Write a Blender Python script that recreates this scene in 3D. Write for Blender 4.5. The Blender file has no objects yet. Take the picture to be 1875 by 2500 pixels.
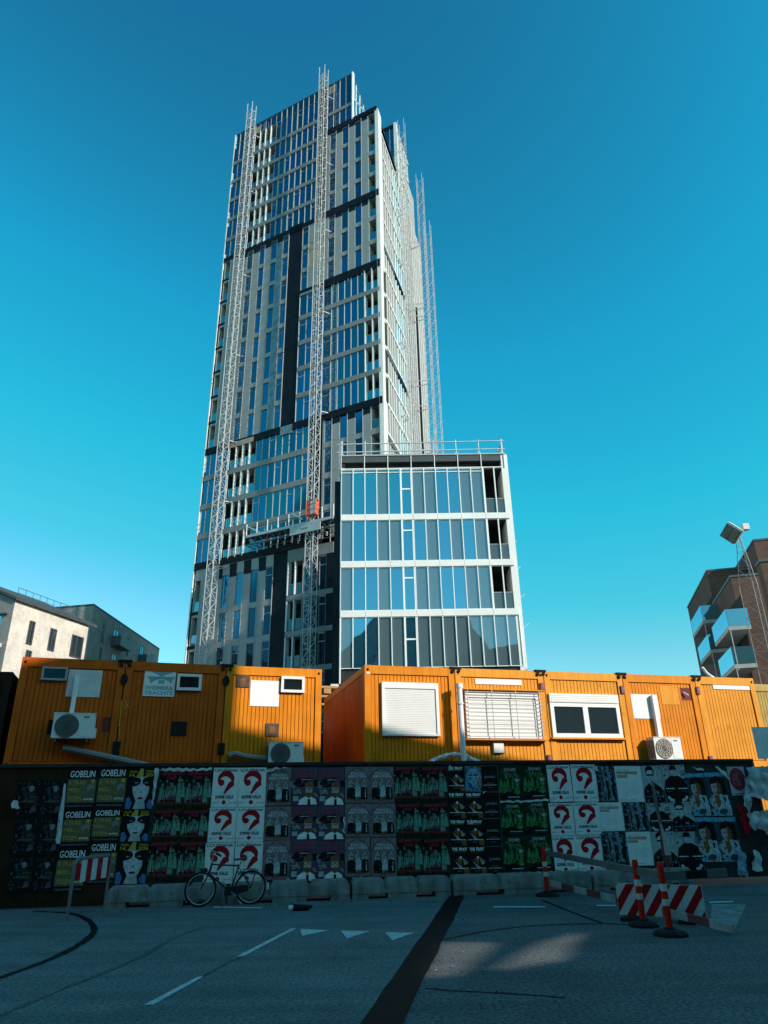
import bpy, math, random
from mathutils import Vector, Matrix
random.seed(7)
S = bpy.context.scene
COL = S.collection
rad = math.radians

# ------------------------------------------------------------------ camera
F, CX, CY, HZ, ROLL, EYE = 1700.0, 937.5, 1250.0, 1985.0, rad(-1.05), 1.6
PITCH = math.atan((HZ - CY) / F)
_fw = Vector((0, math.cos(PITCH), math.sin(PITCH)))
_u0 = Vector((0, -math.sin(PITCH), math.cos(PITCH)))
_r0 = Vector((1, 0, 0))
_rt = _r0 * math.cos(ROLL) + _u0 * math.sin(ROLL)
_up = _u0 * math.cos(ROLL) - _r0 * math.sin(ROLL)
cam = bpy.data.cameras.new("camera")
cam_o = bpy.data.objects.new("camera", cam); COL.objects.link(cam_o)
m = Matrix((( _rt.x, _up.x, -_fw.x, 0), (_rt.y, _up.y, -_fw.y, 0), (_rt.z, _up.z, -_fw.z, EYE), (0, 0, 0, 1)))
cam_o.matrix_world = m
cam.sensor_fit = 'VERTICAL'; cam.sensor_height = 24.0; cam.lens = F / 2500.0 * 24.0
cam.clip_end = 3000.0
S.camera = cam_o

# ------------------------------------------------------------------ sky, sun, exposure
SUN_AZ, SUN_EL = 124.5, 27.0            # azimuth clockwise from +Y
w = bpy.data.worlds.new("World"); S.world = w; w.use_nodes = True
nt = w.node_tree; nt.nodes.clear()
sky = nt.nodes.new('ShaderNodeTexSky'); sky.sky_type = 'NISHITA'; sky.sun_disc = False
sky.sun_elevation = rad(SUN_EL); sky.sun_rotation = rad(SUN_AZ)
sky.air_density = 1.0; sky.dust_density = 0.7; sky.ozone_density = 2.0
SKY_STRENGTH, EXPO = 0.13, 0.85
_k = SKY_STRENGTH * 2 ** EXPO / 2
def vmul(v):
    n = nt.nodes.new('ShaderNodeVectorMath'); n.operation = 'MULTIPLY'; n.inputs[1].default_value = v; return n
tint = vmul((0.5 * _k, 1.0 * _k, 1.05 * _k)); untint = vmul((1 / _k,) * 3)
crv = nt.nodes.new('ShaderNodeRGBCurve')              # deepens the blue overhead, keeps the pale horizon
for i, pts in enumerate((((0, 0), (.036, .0055), (.05, .0065), (.07, .012), (.10, .036), (.13, .105), (.5, .55), (1, 1.1)),
                         ((0, 0), (.115, .080), (.164, .178), (.231, .255), (.38, .33), (1, .9)),
                         ((0, 0), (.235, .180), (.305, .305), (.405, .365), (.55, .405), (1, .8)))):
    c = crv.mapping.curves[i]
    c.points[0].location = pts[0]; c.points[1].location = pts[-1]
    for q in pts[1:-1]: c.points.new(*q)
    for q in c.points: q.handle_type = 'VECTOR'
crv.mapping.extend = 'EXTRAPOLATED'; crv.mapping.use_clip = False; crv.mapping.update()
bg = nt.nodes.new('ShaderNodeBackground'); bg.inputs[1].default_value = SKY_STRENGTH
wo = nt.nodes.new('ShaderNodeOutputWorld')
for a_, b_ in ((sky.outputs[0], tint.inputs[0]), (tint.outputs[0], crv.inputs[1]), (crv.outputs[0], untint.inputs[0]), (untint.outputs[0], bg.inputs[0]), (bg.outputs[0], wo.inputs[0])): nt.links.new(a_, b_)
sun = bpy.data.lights.new("sun", 'SUN'); sun.energy = 2.85; sun.angle = rad(0.5); sun.color = (1.0, 0.915, 0.82)
sun_o = bpy.data.objects.new("sun", sun); COL.objects.link(sun_o)
SD = Vector((math.sin(rad(SUN_AZ)) * math.cos(rad(SUN_EL)), math.cos(rad(SUN_AZ)) * math.cos(rad(SUN_EL)), math.sin(rad(SUN_EL))))
sun_o.rotation_euler = SD.to_track_quat('Z', 'Y').to_euler()
sun_o.location = (30, -30, 60)
S.view_settings.view_transform = 'Standard'; S.view_settings.look = 'None'
S.view_settings.exposure = EXPO; S.view_settings.gamma = 1.0

# ------------------------------------------------------------------ pixel to point (for placing real things at real distances)
def ray(x, y):
    return (_fw * F + _rt * (x - CX) - _up * (y - CY)).normalized()
def atz(x, y, z=0.0):
    d = ray(x, y); t = (z - EYE) / d.z
    return Vector((0, 0, EYE)) + d * t
def atdist(x, y, D):
    d = ray(x, y); return Vector((0, 0, EYE)) + d * (D / math.hypot(d.x, d.y))
class Frame:
    """vertical plane: origin, direction along it, outward normal"""
    def __init__(s, O, v, flip=False):
        s.O = Vector((O[0], O[1], 0)); v = Vector((v[0], v[1], 0)).normalized(); s.v = v
        s.n = Vector((v.y, -v.x, 0)) * (-1 if flip else 1)
    def p(s, u, d, z):
        return s.O + s.v * u + s.n * d + Vector((0, 0, z))
    def uz(s, x, y, d=0.0):
        r = ray(x, y); o = Vector((0, 0, EYE)); P = s.O + s.n * d
        t = (P - o).dot(s.n) / r.dot(s.n); q = o + r * t
        return (q - s.O).dot(s.v), q.z
    def ang(s): return math.atan2(s.v.y, s.v.x)

# ------------------------------------------------------------------ materials
M = {}
def mat(name, col, rough=0.7, metal=0.0, var=0.0, vscale=3.0, bump=0.0, bscale=40.0, dark=None, spec=None, stretch=None, coat=0.0, speck=None, streak=None):
    """principled with two octaves of object-space noise for uneven tone, optional stains and bump"""
    m = bpy.data.materials.new(name); m.use_nodes = True
    n = m.node_tree; b = n.nodes['Principled BSDF']; L = n.links.new
    b.inputs['Base Color'].default_value = (*col, 1); b.inputs['Roughness'].default_value = rough; b.inputs['Metallic'].default_value = metal
    if spec is None and (name.startswith('ink_') or name.startswith('hoard') or name in ('dark_cladding', 'dark_wall', 'dark_room', 'paper_white', 'torn_paper', 'brown_black', 'rubber', 'tar', 'red_plastic', 'barrier_red', 'concrete')): spec = 0.12
    if spec is None and name.startswith('orange'): spec = 0.2
    if spec is not None: b.inputs['Specular IOR Level'].default_value = spec
    if coat: b.inputs['Coat Weight'].default_value = coat
    tc = None
    if var or bump or dark:
        tc = n.nodes.new('ShaderNodeTexCoord'); mp = n.nodes.new('ShaderNodeMapping')
        L(tc.outputs['Object'], mp.inputs['Vector'])
        if stretch: mp.inputs['Scale'].default_value = stretch
    if var:
        t = n.nodes.new('ShaderNodeTexNoise'); t.inputs['Scale'].default_value = vscale; t.inputs['Detail'].default_value = 6; t.inputs['Roughness'].default_value = 0.65
        L(mp.outputs[0], t.inputs['Vector'])
        r = n.nodes.new('ShaderNodeMapRange'); r.inputs[1].default_value = 0.3; r.inputs[2].default_value = 0.7
        r.inputs[3].default_value = 1 - var; r.inputs[4].default_value = 1 + var
        L(t.outputs['Fac'], r.inputs[0])
        x = n.nodes.new('ShaderNodeMix'); x.data_type = 'RGBA'; x.blend_type = 'MULTIPLY'; x.inputs[0].default_value = 1
        x.inputs[6].default_value = (*col, 1); L(r.outputs[0], x.inputs[7])
        out = x.outputs[2]
        if dark:
            t2 = n.nodes.new('ShaderNodeTexNoise'); t2.inputs['Scale'].default_value = dark[1]; t2.inputs['Detail'].default_value = 8; t2.inputs['Roughness'].default_value = 0.7
            L(mp.outputs[0], t2.inputs['Vector'])
            cr = n.nodes.new('ShaderNodeValToRGB'); cr.color_ramp.elements[0].position = dark[2]; cr.color_ramp.elements[1].position = dark[2] + 0.1
            cr.color_ramp.elements[0].color = (0, 0, 0, 1); cr.color_ramp.elements[1].color = (1, 1, 1, 1)
            L(t2.outputs['Fac'], cr.inputs[0])
            y = n.nodes.new('ShaderNodeMix'); y.data_type = 'RGBA'; y.inputs[7].default_value = (*dark[0], 1)
            L(cr.outputs[0], y.inputs[0]); L(out, y.inputs[6]); out = y.outputs[2]
        def mul(o_, vec, sc, lo, hi, f0=.3, f1=.7, det=4):
            t3 = n.nodes.new('ShaderNodeTexNoise'); t3.inputs['Scale'].default_value = sc; t3.inputs['Detail'].default_value = det; L(vec, t3.inputs['Vector'])
            r3 = n.nodes.new('ShaderNodeMapRange'); r3.inputs[1].default_value = f0; r3.inputs[2].default_value = f1; r3.inputs[3].default_value = lo; r3.inputs[4].default_value = hi; L(t3.outputs['Fac'], r3.inputs[0])
            z = n.nodes.new('ShaderNodeMix'); z.data_type = 'RGBA'; z.blend_type = 'MULTIPLY'; z.inputs[0].default_value = 1; L(o_, z.inputs[6]); L(r3.outputs[0], z.inputs[7]); return z.outputs[2]
        if speck: out = mul(out, mp.outputs[0], speck[0], 1 - speck[1], 1 + speck[1], det=2)
        if streak:                                        # runs and scuffs, drawn out along one axis
            m3 = n.nodes.new('ShaderNodeMapping'); m3.inputs['Scale'].default_value = streak[0]; L(tc.outputs['Object'], m3.inputs['Vector'])
            out = mul(out, m3.outputs[0], streak[1], 1 - streak[2], 1 + streak[2] * .35, .32, .60, 7)
        L(out, b.inputs['Base Color'])
    if bump:
        t = n.nodes.new('ShaderNodeTexNoise'); t.inputs['Scale'].default_value = bscale; t.inputs['Detail'].default_value = 5
        L(mp.outputs[0], t.inputs['Vector'])
        bp = n.nodes.new('ShaderNodeBump'); bp.inputs['Strength'].default_value = bump; bp.inputs['Distance'].default_value = 0.02
        L(t.outputs['Fac'], bp.inputs['Height']); L(bp.outputs[0], b.inputs['Normal'])
    M[name] = m
    return m
def glass(name, base, tintc, refl, wav=0.012, wscale=0.7, rough=0.02):
    m = bpy.data.materials.new(name); m.use_nodes = True; n = m.node_tree; n.nodes.clear(); L = n.links.new
    o = n.nodes.new('ShaderNodeOutputMaterial'); d = n.nodes.new('ShaderNodeBsdfDiffuse'); g = n.nodes.new('ShaderNodeBsdfGlossy')
    d.inputs[0].default_value = (*base, 1); g.inputs[0].default_value = (*tintc, 1); g.inputs['Roughness'].default_value = rough
    lw = n.nodes.new('ShaderNodeFresnel'); lw.inputs[0].default_value = 1.5
    r = n.nodes.new('ShaderNodeMapRange'); r.inputs[3].default_value = refl; r.inputs[4].default_value = 1.0
    L(lw.outputs[0], r.inputs[0]); mx = n.nodes.new('ShaderNodeMixShader'); L(r.outputs[0], mx.inputs[0]); L(d.outputs[0], mx.inputs[1]); L(g.outputs[0], mx.inputs[2])
    tc = n.nodes.new('ShaderNodeTexCoord'); t = n.nodes.new('ShaderNodeTexNoise'); t.inputs['Scale'].default_value = wscale; t.inputs['Detail'].default_value = 1
    bp = n.nodes.new('ShaderNodeBump'); bp.inputs['Strength'].default_value = wav * 10; bp.inputs['Distance'].default_value = 0.1
    L(tc.outputs['Object'], t.inputs['Vector']); L(t.outputs['Fac'], bp.inputs['Height']); L(bp.outputs[0], g.inputs['Normal'])
    L(mx.outputs[0], o.inputs[0]); M[name] = m; return m
def brick(name, c1, c2, mort, scale=1.0):
    m = bpy.data.materials.new(name); m.use_nodes = True; n = m.node_tree; b = n.nodes['Principled BSDF']; L = n.links.new
    b.inputs['Roughness'].default_value = 0.9
    tc = n.nodes.new('ShaderNodeTexCoord'); mp = n.nodes.new('ShaderNodeMapping')
    uv = n.nodes.new('ShaderNodeSeparateXYZ'); L(tc.outputs['Object'], uv.inputs[0])
    ad = n.nodes.new('ShaderNodeMath'); ad.operation = 'ADD'; L(uv.outputs[0], ad.inputs[0]); L(uv.outputs[1], ad.inputs[1])
    cb = n.nodes.new('ShaderNodeCombineXYZ'); L(ad.outputs[0], cb.inputs[0]); L(uv.outputs[2], cb.inputs[1]); L(cb.outputs[0], mp.inputs[0])
    bt = n.nodes.new('ShaderNodeTexBrick'); bt.inputs['Color1'].default_value = (*c1, 1); bt.inputs['Color2'].default_value = (*c2, 1); bt.inputs['Mortar'].default_value = (*mort, 1)
    bt.inputs['Scale'].default_value = scale; bt.inputs['Brick Width'].default_value = 0.24; bt.inputs['Row Height'].default_value = 0.08; bt.inputs['Mortar Size'].default_value = 0.008
    L(mp.outputs[0], bt.inputs['Vector'])
    t = n.nodes.new('ShaderNodeTexNoise'); t.inputs['Scale'].default_value = 0.9; t.inputs['Detail'].default_value = 9; t.inputs['Roughness'].default_value = 0.75; L(tc.outputs['Object'], t.inputs['Vector'])
    r = n.nodes.new('ShaderNodeMapRange'); r.inputs[1].default_value = .3; r.inputs[2].default_value = .7; r.inputs[3].default_value = .7; r.inputs[4].default_value = 1.25; L(t.outputs['Fac'], r.inputs[0])
    x = n.nodes.new('ShaderNodeMix'); x.data_type = 'RGBA'; x.blend_type = 'MULTIPLY'; x.inputs[0].default_value = 1; L(bt.outputs['Color'], x.inputs[6]); L(r.outputs[0], x.inputs[7])
    L(x.outputs[2], b.inputs['Base Color']); M[name] = m; return m

mat('asphalt', (0.112, 0.122, 0.126), 0.9, var=0.3, vscale=0.45, bump=1.0, bscale=70, speck=(26, .6), streak=((.25, 2.2, 1), 1.0, .20), spec=.25, dark=((0.045, 0.048, 0.05), 1.3, 0.62))
mat('old_concrete_road', (0.135, 0.150, 0.154), 0.9, var=0.2, vscale=0.8, bump=0.7, bscale=60, speck=(28, .5), streak=((.3, 2.4, 1), 1.0, .18), spec=.25, dark=((0.085, 0.095, 0.10), 0.9, 0.62))
mat('tar', (0.006, 0.005, 0.004), 0.75, var=0.4, vscale=4, bump=0.5, bscale=30, dark=((0.03, 0.016, 0.007), 3.0, 0.62), stretch=(6, 1, 1))
mat('road_paint', (0.50, 0.51, 0.51), 0.8, var=0.25, vscale=6, dark=((0.14, 0.15, 0.15), 14.0, 0.57), spec=.2)
mat('concrete', (0.22, 0.23, 0.225), 0.9, var=0.25, vscale=2.2, bump=0.4, bscale=30, dark=((0.13, 0.13, 0.125), 2.0, 0.6), streak=((3, 3, .5), 2.5, .35))
mat('band_dim', (0.26, 0.255, 0.255), 0.7, var=0.15, vscale=0.5, spec=.2)  # left facade's white bands, its weaker light put into a greyer colour
mat('side_white', (0.62, 0.60, 0.58), 0.5, var=0.1, vscale=1)
mat('post_grey', (0.16, 0.17, 0.18), 0.5)
mat('fin_grey', (0.42, 0.41, 0.405), 0.7, var=0.1, vscale=0.8, spec=.15)  # left facade's white fins and frames, toned down for its weaker light
mat('side_panel', (0.40, 0.38, 0.365), 0.6, var=0.12, vscale=0.5)
mat('grey_panel', (0.345, 0.322, 0.318), 0.65, var=0.06, vscale=0.35)
mat('white_band', (0.72, 0.70, 0.67), 0.6, var=0.07, vscale=0.6)
mat('white_metal', (0.78, 0.77, 0.75), 0.45, var=0.05, vscale=1.0)
mat('grey_frame', (0.34, 0.35, 0.36), 0.45)
mat('dark_cladding', (0.010, 0.013, 0.02), 0.5, var=0.4, vscale=0.8)
mat('parapet', (0.045, 0.055, 0.06), 0.7, var=0.2, vscale=0.8)
mat('dark_wall', (0.03, 0.034, 0.04), 0.8, var=0.4, vscale=0.5)
mat('dark_room', (0.035, 0.035, 0.035), 0.9, var=0.5, vscale=0.4)
mat('foil', (0.22, 0.25, 0.27), 0.35, metal=0.3, var=0.45, vscale=1.6, bump=0.6, bscale=3)
mat('ply', (0.48, 0.34, 0.24), 0.8, var=0.25, vscale=1.5)
mat('soffit', (0.42, 0.41, 0.38), 0.9, var=0.1, vscale=1)
mat('galv', (0.48, 0.48, 0.48), 0.6, metal=0.1, var=0.12, vscale=2)
mat('steel_dark', (0.10, 0.105, 0.11), 0.5, metal=0.4)
mat('hoist_red', (0.62, 0.10, 0.05), 0.5, var=0.15, vscale=2)
glass('glass_blue', (0.006, 0.018, 0.040), (0.12, 0.24, 0.36), 0.06)
glass('glass_deep', (0.005, 0.012, 0.02), (0.10, 0.19, 0.26), 0.0)
glass('glass_teal', (0.008, 0.024, 0.030), (0.13, 0.26, 0.30), 0.03)
glass('block_blue', (0.008, 0.035, 0.06), (0.36, 0.80, 0.95), 0.50, wav=0.004)
glass('block_grey', (0.085, 0.125, 0.14), (0.48, 0.72, 0.78), 0.22, wav=0.004)
glass('balustrade_glass', (0.07, 0.09, 0.095), (0.3, 0.42, 0.46), 0.12)
glass('balcony_glass', (0.06, 0.17, 0.21), (0.32, 0.66, 0.76), 0.40)
glass('window_glass', (0.012, 0.018, 0.022), (0.8, 0.85, 0.9), 0.20)
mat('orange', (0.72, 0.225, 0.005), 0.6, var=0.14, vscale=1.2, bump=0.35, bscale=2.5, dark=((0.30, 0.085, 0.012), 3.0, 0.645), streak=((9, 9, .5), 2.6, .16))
mat('orange_shaded', (0.58, 0.105, 0.004), 0.6, var=0.18, vscale=1.2, bump=0.35, bscale=2.5, dark=((0.20, 0.05, 0.012), 3.0, 0.635), streak=((9, 9, .5), 2.6, .16))  # orange of the shaded containers, shade put into a redder colour
mat('orange_side_shaded', (0.62, 0.145, 0.005), 0.6, var=0.15, vscale=1.0, streak=((5, 5, .4), 1.6, .25))  # deeper orange, the shade on the side walls put into the colour
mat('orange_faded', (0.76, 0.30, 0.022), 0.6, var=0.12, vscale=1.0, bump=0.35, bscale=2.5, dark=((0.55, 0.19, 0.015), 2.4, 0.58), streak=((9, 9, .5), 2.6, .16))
mat('yellow_old', (0.42, 0.27, 0.03), 0.6, var=0.3, vscale=2.0, dark=((0.12, 0.08, 0.02), 5.0, 0.6), streak=((9, 9, .5), 2.6, .16))
mat('brown_black', (0.022, 0.012, 0.008), 0.7, var=0.4, vscale=1.5)
mat('pvc_white', (0.80, 0.80, 0.79), 0.4, var=0.04, vscale=2)
mat('shutter', (0.76, 0.75, 0.72), 0.5, var=0.05, vscale=2)
mat('board_white', (0.80, 0.79, 0.78), 0.6, var=0.05, vscale=2)
mat('board_faded', (0.62, 0.60, 0.60), 0.7, var=0.18, vscale=3, dark=((0.52, 0.42, 0.40), 3, 0.62))
mat('sign_teal', (0.20, 0.38, 0.42), 0.6)
mat('sign_ghost', (0.52, 0.54, 0.56), 0.7)
mat('rubber', (0.015, 0.015, 0.015), 0.7, var=0.3)
mat('rust_plate', (0.10, 0.055, 0.035), 0.8, var=0.5, vscale=8)
mat('dark_red', (0.16, 0.02, 0.015), 0.8, var=0.4, vscale=5)
mat('ac_white', (0.72, 0.73, 0.72), 0.5, var=0.06, vscale=3)
mat('ac_grille', (0.10, 0.115, 0.12), 0.6)
mat('ac_grille_sunlit', (0.30, 0.27, 0.22), 0.6)  # fan grille in sun, the sunlight put into its paler colour
mat('hose_grey', (0.22, 0.23, 0.24), 0.6)
mat('wood', (0.42, 0.22, 0.09), 0.8, var=0.25, vscale=3)
mat('hoard_board', (0.035, 0.04, 0.04), 0.85, var=0.5, vscale=1.5)
mat('hoard_brown', (0.035, 0.018, 0.010), 0.85, var=0.5, vscale=1.5)
mat('paper_white', (0.84, 0.85, 0.84), 0.8, var=0.14, vscale=4, bump=0.8, bscale=7)
mat('torn_paper', (0.62, 0.66, 0.67), 0.85, var=0.2, vscale=5, bump=0.5, bscale=7)
mat('ink_black', (0.010, 0.011, 0.012), 0.75, bump=0.25, bscale=6)
mat('ink_navy', (0.04, 0.075, 0.10), 0.75)
mat('ink_red', (0.42, 0.012, 0.02), 0.75)
mat('ink_crimson', (0.36, 0.035, 0.06), 0.75, var=0.2, vscale=14)
mat('ink_pinkgrey', (0.30, 0.15, 0.16), 0.75, var=0.4, vscale=14)
mat('ink_green', (0.16, 0.34, 0.25), 0.75, var=0.4, vscale=12)
mat('ink_teal', (0.10, 0.26, 0.22), 0.75, var=0.4, vscale=12)
mat('ink_leaf', (0.07, 0.26, 0.09), 0.75, var=0.4, vscale=12)
mat('ink_dkgreen', (0.012, 0.035, 0.016), 0.75, var=0.4, vscale=8)
mat('ink_olive', (0.15, 0.14, 0.075), 0.75, var=0.5, vscale=9)
mat('ink_gold', (0.50, 0.39, 0.09), 0.75)
mat('ink_yellow', (0.62, 0.48, 0.04), 0.75)
mat('ink_mauve', (0.25, 0.18, 0.19), 0.75, var=0.25, vscale=6, bump=0.25, bscale=6)
mat('ink_plum', (0.11, 0.075, 0.11), 0.75, var=0.3, vscale=6, bump=0.25, bscale=6)
mat('ink_grey', (0.24, 0.24, 0.26), 0.75)
mat('ink_magenta', (0.48, 0.05, 0.14), 0.75)
mat('ink_skin', (0.48, 0.38, 0.36), 0.75, var=0.4, vscale=9)
mat('ink_paleskin', (0.56, 0.61, 0.65), 0.75, var=0.3, vscale=9)
mat('ink_lips', (0.16, 0.04, 0.06), 0.75)
mat('ink_blue', (0.07, 0.19, 0.42), 0.75, var=.4, vscale=9)
mat('ink_cyan', (0.10, 0.36, 0.55), 0.75, var=0.5, vscale=9)
mat('ink_orange', (0.62, 0.25, 0.04), 0.75)
mat('ink_brown', (0.24, 0.10, 0.04), 0.75, var=0.4, vscale=10)
mat('ink_forest', (0.20, 0.26, 0.29), 0.75, var=0.8, vscale=14)
mat('ink_sky', (0.24, 0.42, 0.56), 0.75, var=0.5, vscale=10)
mat('ink_photo', (0.42, 0.47, 0.49), 0.75, var=0.35, vscale=8)
mat('ink_cloud', (0.48, 0.58, 0.64), 0.75, var=0.5, vscale=14)
mat('red_plastic', (0.66, 0.022, 0.010), 0.45, var=0.12, vscale=4)
mat('barrier_red', (0.40, 0.012, 0.012), 0.5, var=0.15, vscale=4)
mat('barrier_white', (0.62, 0.62, 0.61), 0.5, var=0.15, vscale=4)
mat('plank_pale', (0.36, 0.37, 0.37), 0.6, var=0.3, vscale=4)
mat('tape_grey', (0.13, 0.13, 0.13), 0.6, var=0.2, vscale=4)
mat('tape_red', (0.16, 0.045, 0.04), 0.6, var=0.3, vscale=4)
mat('bike_black', (0.012, 0.012, 0.014), 0.35)
mat('chrome', (0.62, 0.62, 0.62), 0.25, metal=0.9)
mat('reflector', (0.4, 0.02, 0.02), 0.3)
brick('pale_brick', (0.62, 0.54, 0.47), (0.54, 0.46, 0.40), (0.60, 0.54, 0.48))
brick('grey_brick', (0.26, 0.25, 0.24), (0.20, 0.20, 0.195), (0.26, 0.26, 0.25))
brick('red_brick', (0.14, 0.065, 0.042), (0.09, 0.04, 0.03), (0.12, 0.085, 0.065))
mat('stucco', (0.45, 0.42, 0.38), 0.9, var=0.1, vscale=1)
mat('slate', (0.05, 0.055, 0.06), 0.7, var=0.3, vscale=1)
mat('plastic_wrap', (0.70, 0.70, 0.69), 0.35, var=0.15, vscale=6, bump=0.6, bscale=9)
mat('lamp_face', (0.20, 0.19, 0.15), 0.5, var=0.3, vscale=5)

# ------------------------------------------------------------------ mesh builder
class MB:
    def __init__(s): s.v = []; s.f = []; s.m = []; s.mats = []
    def mi(s, name):
        if name not in s.mats: s.mats.append(name)
        return s.mats.index(name)
    def poly(s, pts, mt):
        b = len(s.v); s.v += [tuple(p) for p in pts]; s.f.append(tuple(range(b, b + len(pts)))); s.m.append(s.mi(mt))
    def hexa(s, c, mt):
        """c: 8 corners, bottom ring 0-3 then top ring 4-7"""
        b = len(s.v); s.v += [tuple(p) for p in c]; k = s.mi(mt)
        for f in ((3, 2, 1, 0), (4, 5, 6, 7), (0, 1, 5, 4), (1, 2, 6, 5), (2, 3, 7, 6), (3, 0, 4, 7)):
            s.f.append(tuple(b + i for i in f)); s.m.append(k)
    def box(s, x0, x1, y0, y1, z0, z1, mt):
        s.hexa([(x0, y0, z0), (x1, y0, z0), (x1, y1, z0), (x0, y1, z0), (x0, y0, z1), (x1, y0, z1), (x1, y1, z1), (x0, y1, z1)], mt)
    def fbox(s, fr, u0, u1, d0, d1, z0, z1, mt, org=None):
        o = Vector(org) if org else Vector((0, 0, 0))
        q = [fr.p(u0, d1, z0), fr.p(u1, d1, z0), fr.p(u1, d0, z0), fr.p(u0, d0, z0), fr.p(u0, d1, z1), fr.p(u1, d1, z1), fr.p(u1, d0, z1), fr.p(u0, d0, z1)]
        s.hexa([p - o for p in q], mt)
    def bar(s, a, b, r, mt, n=4, r2=None):
        a = Vector(a); b = Vector(b); d = b - a
        if d.length < 1e-6: return
        q = d.to_track_quat('Z', 'Y'); k = s.mi(mt); base = len(s.v); r2 = r if r2 is None else r2
        for P, R in ((a, r), (b, r2)):
            for i in range(n):
                t = 2 * math.pi * (i + .5) / n
                s.v.append(tuple(P + q @ Vector((R * math.cos(t), R * math.sin(t), 0))))
        for i in range(n):
            j = (i + 1) % n; s.f.append((base + i, base + j, base + n + j, base + n + i)); s.m.append(k)
        s.f.append(tuple(base + i for i in reversed(range(n)))); s.m.append(k)
        s.f.append(tuple(base + n + i for i in range(n))); s.m.append(k)
    def path(s, pts, r, mt, n=6):
        for a, b in zip(pts, pts[1:]): s.bar(a, b, r, mt, n)
    def torus(s, c, axis, R, r, mt, n=36, k=6):
        c = Vector(c); q = Vector(axis).to_track_quat('Z', 'Y'); b = len(s.v); mi = s.mi(mt)
        for i in range(n):
            t = 2 * math.pi * i / n
            for j in range(k):
                p = 2 * math.pi * j / k; rr = R + r * math.cos(p)
                s.v.append(tuple(c + q @ Vector((rr * math.cos(t), rr * math.sin(t), r * math.sin(p)))))
        for i in range(n):
            for j in range(k):
                s.f.append((b + i * k + j, b + ((i + 1) % n) * k + j, b + ((i + 1) % n) * k + (j + 1) % k, b + i * k + (j + 1) % k)); s.m.append(mi)
    def lathe(s, c, prof, mt, n=20):
        """prof: (radius, z) list around vertical axis at c"""
        c = Vector(c); b = len(s.v); mi = s.mi(mt)
        for R, z in prof:
            for i in range(n):
                t = 2 * math.pi * i / n; s.v.append((c.x + R * math.cos(t), c.y + R * math.sin(t), c.z + z))
        for a in range(len(prof) - 1):
            for i in range(n):
                j = (i + 1) % n; s.f.append((b + a * n + i, b + a * n + j, b + (a + 1) * n + j, b + (a + 1) * n + i)); s.m.append(mi)
        s.f.append(tuple(b + i for i in reversed(range(n)))); s.m.append(mi)
        s.f.append(tuple(b + (len(prof) - 1) * n + i for i in range(n))); s.m.append(mi)
    def data(s, name, smooth=False):
        me = bpy.data.meshes.new(name); me.from_pydata(s.v, [], s.f)
        for k in s.mats: me.materials.append(M[k])
        me.polygons.foreach_set('material_index', s.m)
        if smooth: me.polygons.foreach_set('use_smooth', [True] * len(s.f))
        me.update(); return me
    def build(s, name, parent=None, smooth=False, loc=None, rotz=0, **tags):
        if not s.f: return None
        o = bpy.data.objects.new(name, s.data(name, smooth)); COL.objects.link(o)
        if parent: o.parent = parent
        if loc is not None: o.location = loc
        o.rotation_euler = (0, 0, rotz)
        for k, v in tags.items(): o[k] = v
        return o
def thing(name, label, category, loc=(0, 0, 0), rotz=0.0, group=None):
    o = bpy.data.objects.new(name, None); COL.objects.link(o); o.location = loc; o.rotation_euler = (0, 0, rotz)
    o['label'] = label; o['category'] = category
    if group: o['group'] = group
    return o
def dup(root, loc, rotz, label, group=None):
    r = root.copy(); COL.objects.link(r); r.location = loc; r.rotation_euler = (0, 0, rotz); r['label'] = label
    if group: r['group'] = group
    def rec(src, dst):
        for ch in src.children:
            c = ch.copy(); COL.objects.link(c); c.parent = dst; rec(ch, c)
    rec(root, r); return r
_txt = {}
def text_polys(body, bold=0.0):
    """glyph outlines of a string as polygons in a unit box (x 0..1, z 0..1)"""
    key = (body, bold)
    if key in _txt: return _txt[key]
    cu = bpy.data.curves.new("t", 'FONT'); cu.body = body; cu.offset = bold; cu.resolution_u = 2; cu.fill_mode = 'FRONT'
    o = bpy.data.objects.new("t", cu); COL.objects.link(o)
    dg = bpy.context.evaluated_depsgraph_get(); dg.update()
    me = bpy.data.meshes.new_from_object(o.evaluated_get(dg))
    vs = [v.co.copy() for v in me.vertices]; fs = [tuple(p.vertices) for p in me.polygons]
    bpy.data.objects.remove(o); bpy.data.meshes.remove(me); bpy.data.curves.remove(cu)
    x0 = min(v.x for v in vs); x1 = max(v.x for v in vs); y0 = min(v.y for v in vs); y1 = max(v.y for v in vs)
    r = [((v.x - x0) / (x1 - x0), (v.y - y0) / (y1 - y0)) for v in vs], fs
    _txt[key] = r; return r
def put_text(mb, body, fn, x0, x1, z0, z1, mt, bold=0.0):
    """fn maps (x, z) in sheet coordinates to a 3D point"""
    vs, fs = text_polys(body, bold); b = len(mb.v); k = mb.mi(mt)
    mb.v += [tuple(fn(x0 + (x1 - x0) * a, z0 + (z1 - z0) * c)) for a, c in vs]
    for f in fs: mb.f.append(tuple(b + i for i in f)); mb.m.append(k)

# ================================================================== ground and road
def sheet(name, px, z, mt, label=None, structure=True, **tags):
    mb = MB(); mb.poly([(*atz(x, y, 0.0).xy, z) for x, y in px], mt); mb = mb.build(name, **tags)
    if label: mb['label'] = label
    return mb
g = MB(); g.poly([(-900, -300, 0), (900, -300, 0), (900, 1500, 0), (-900, 1500, 0)], 'asphalt'); g.build('ground', kind='structure')
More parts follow.
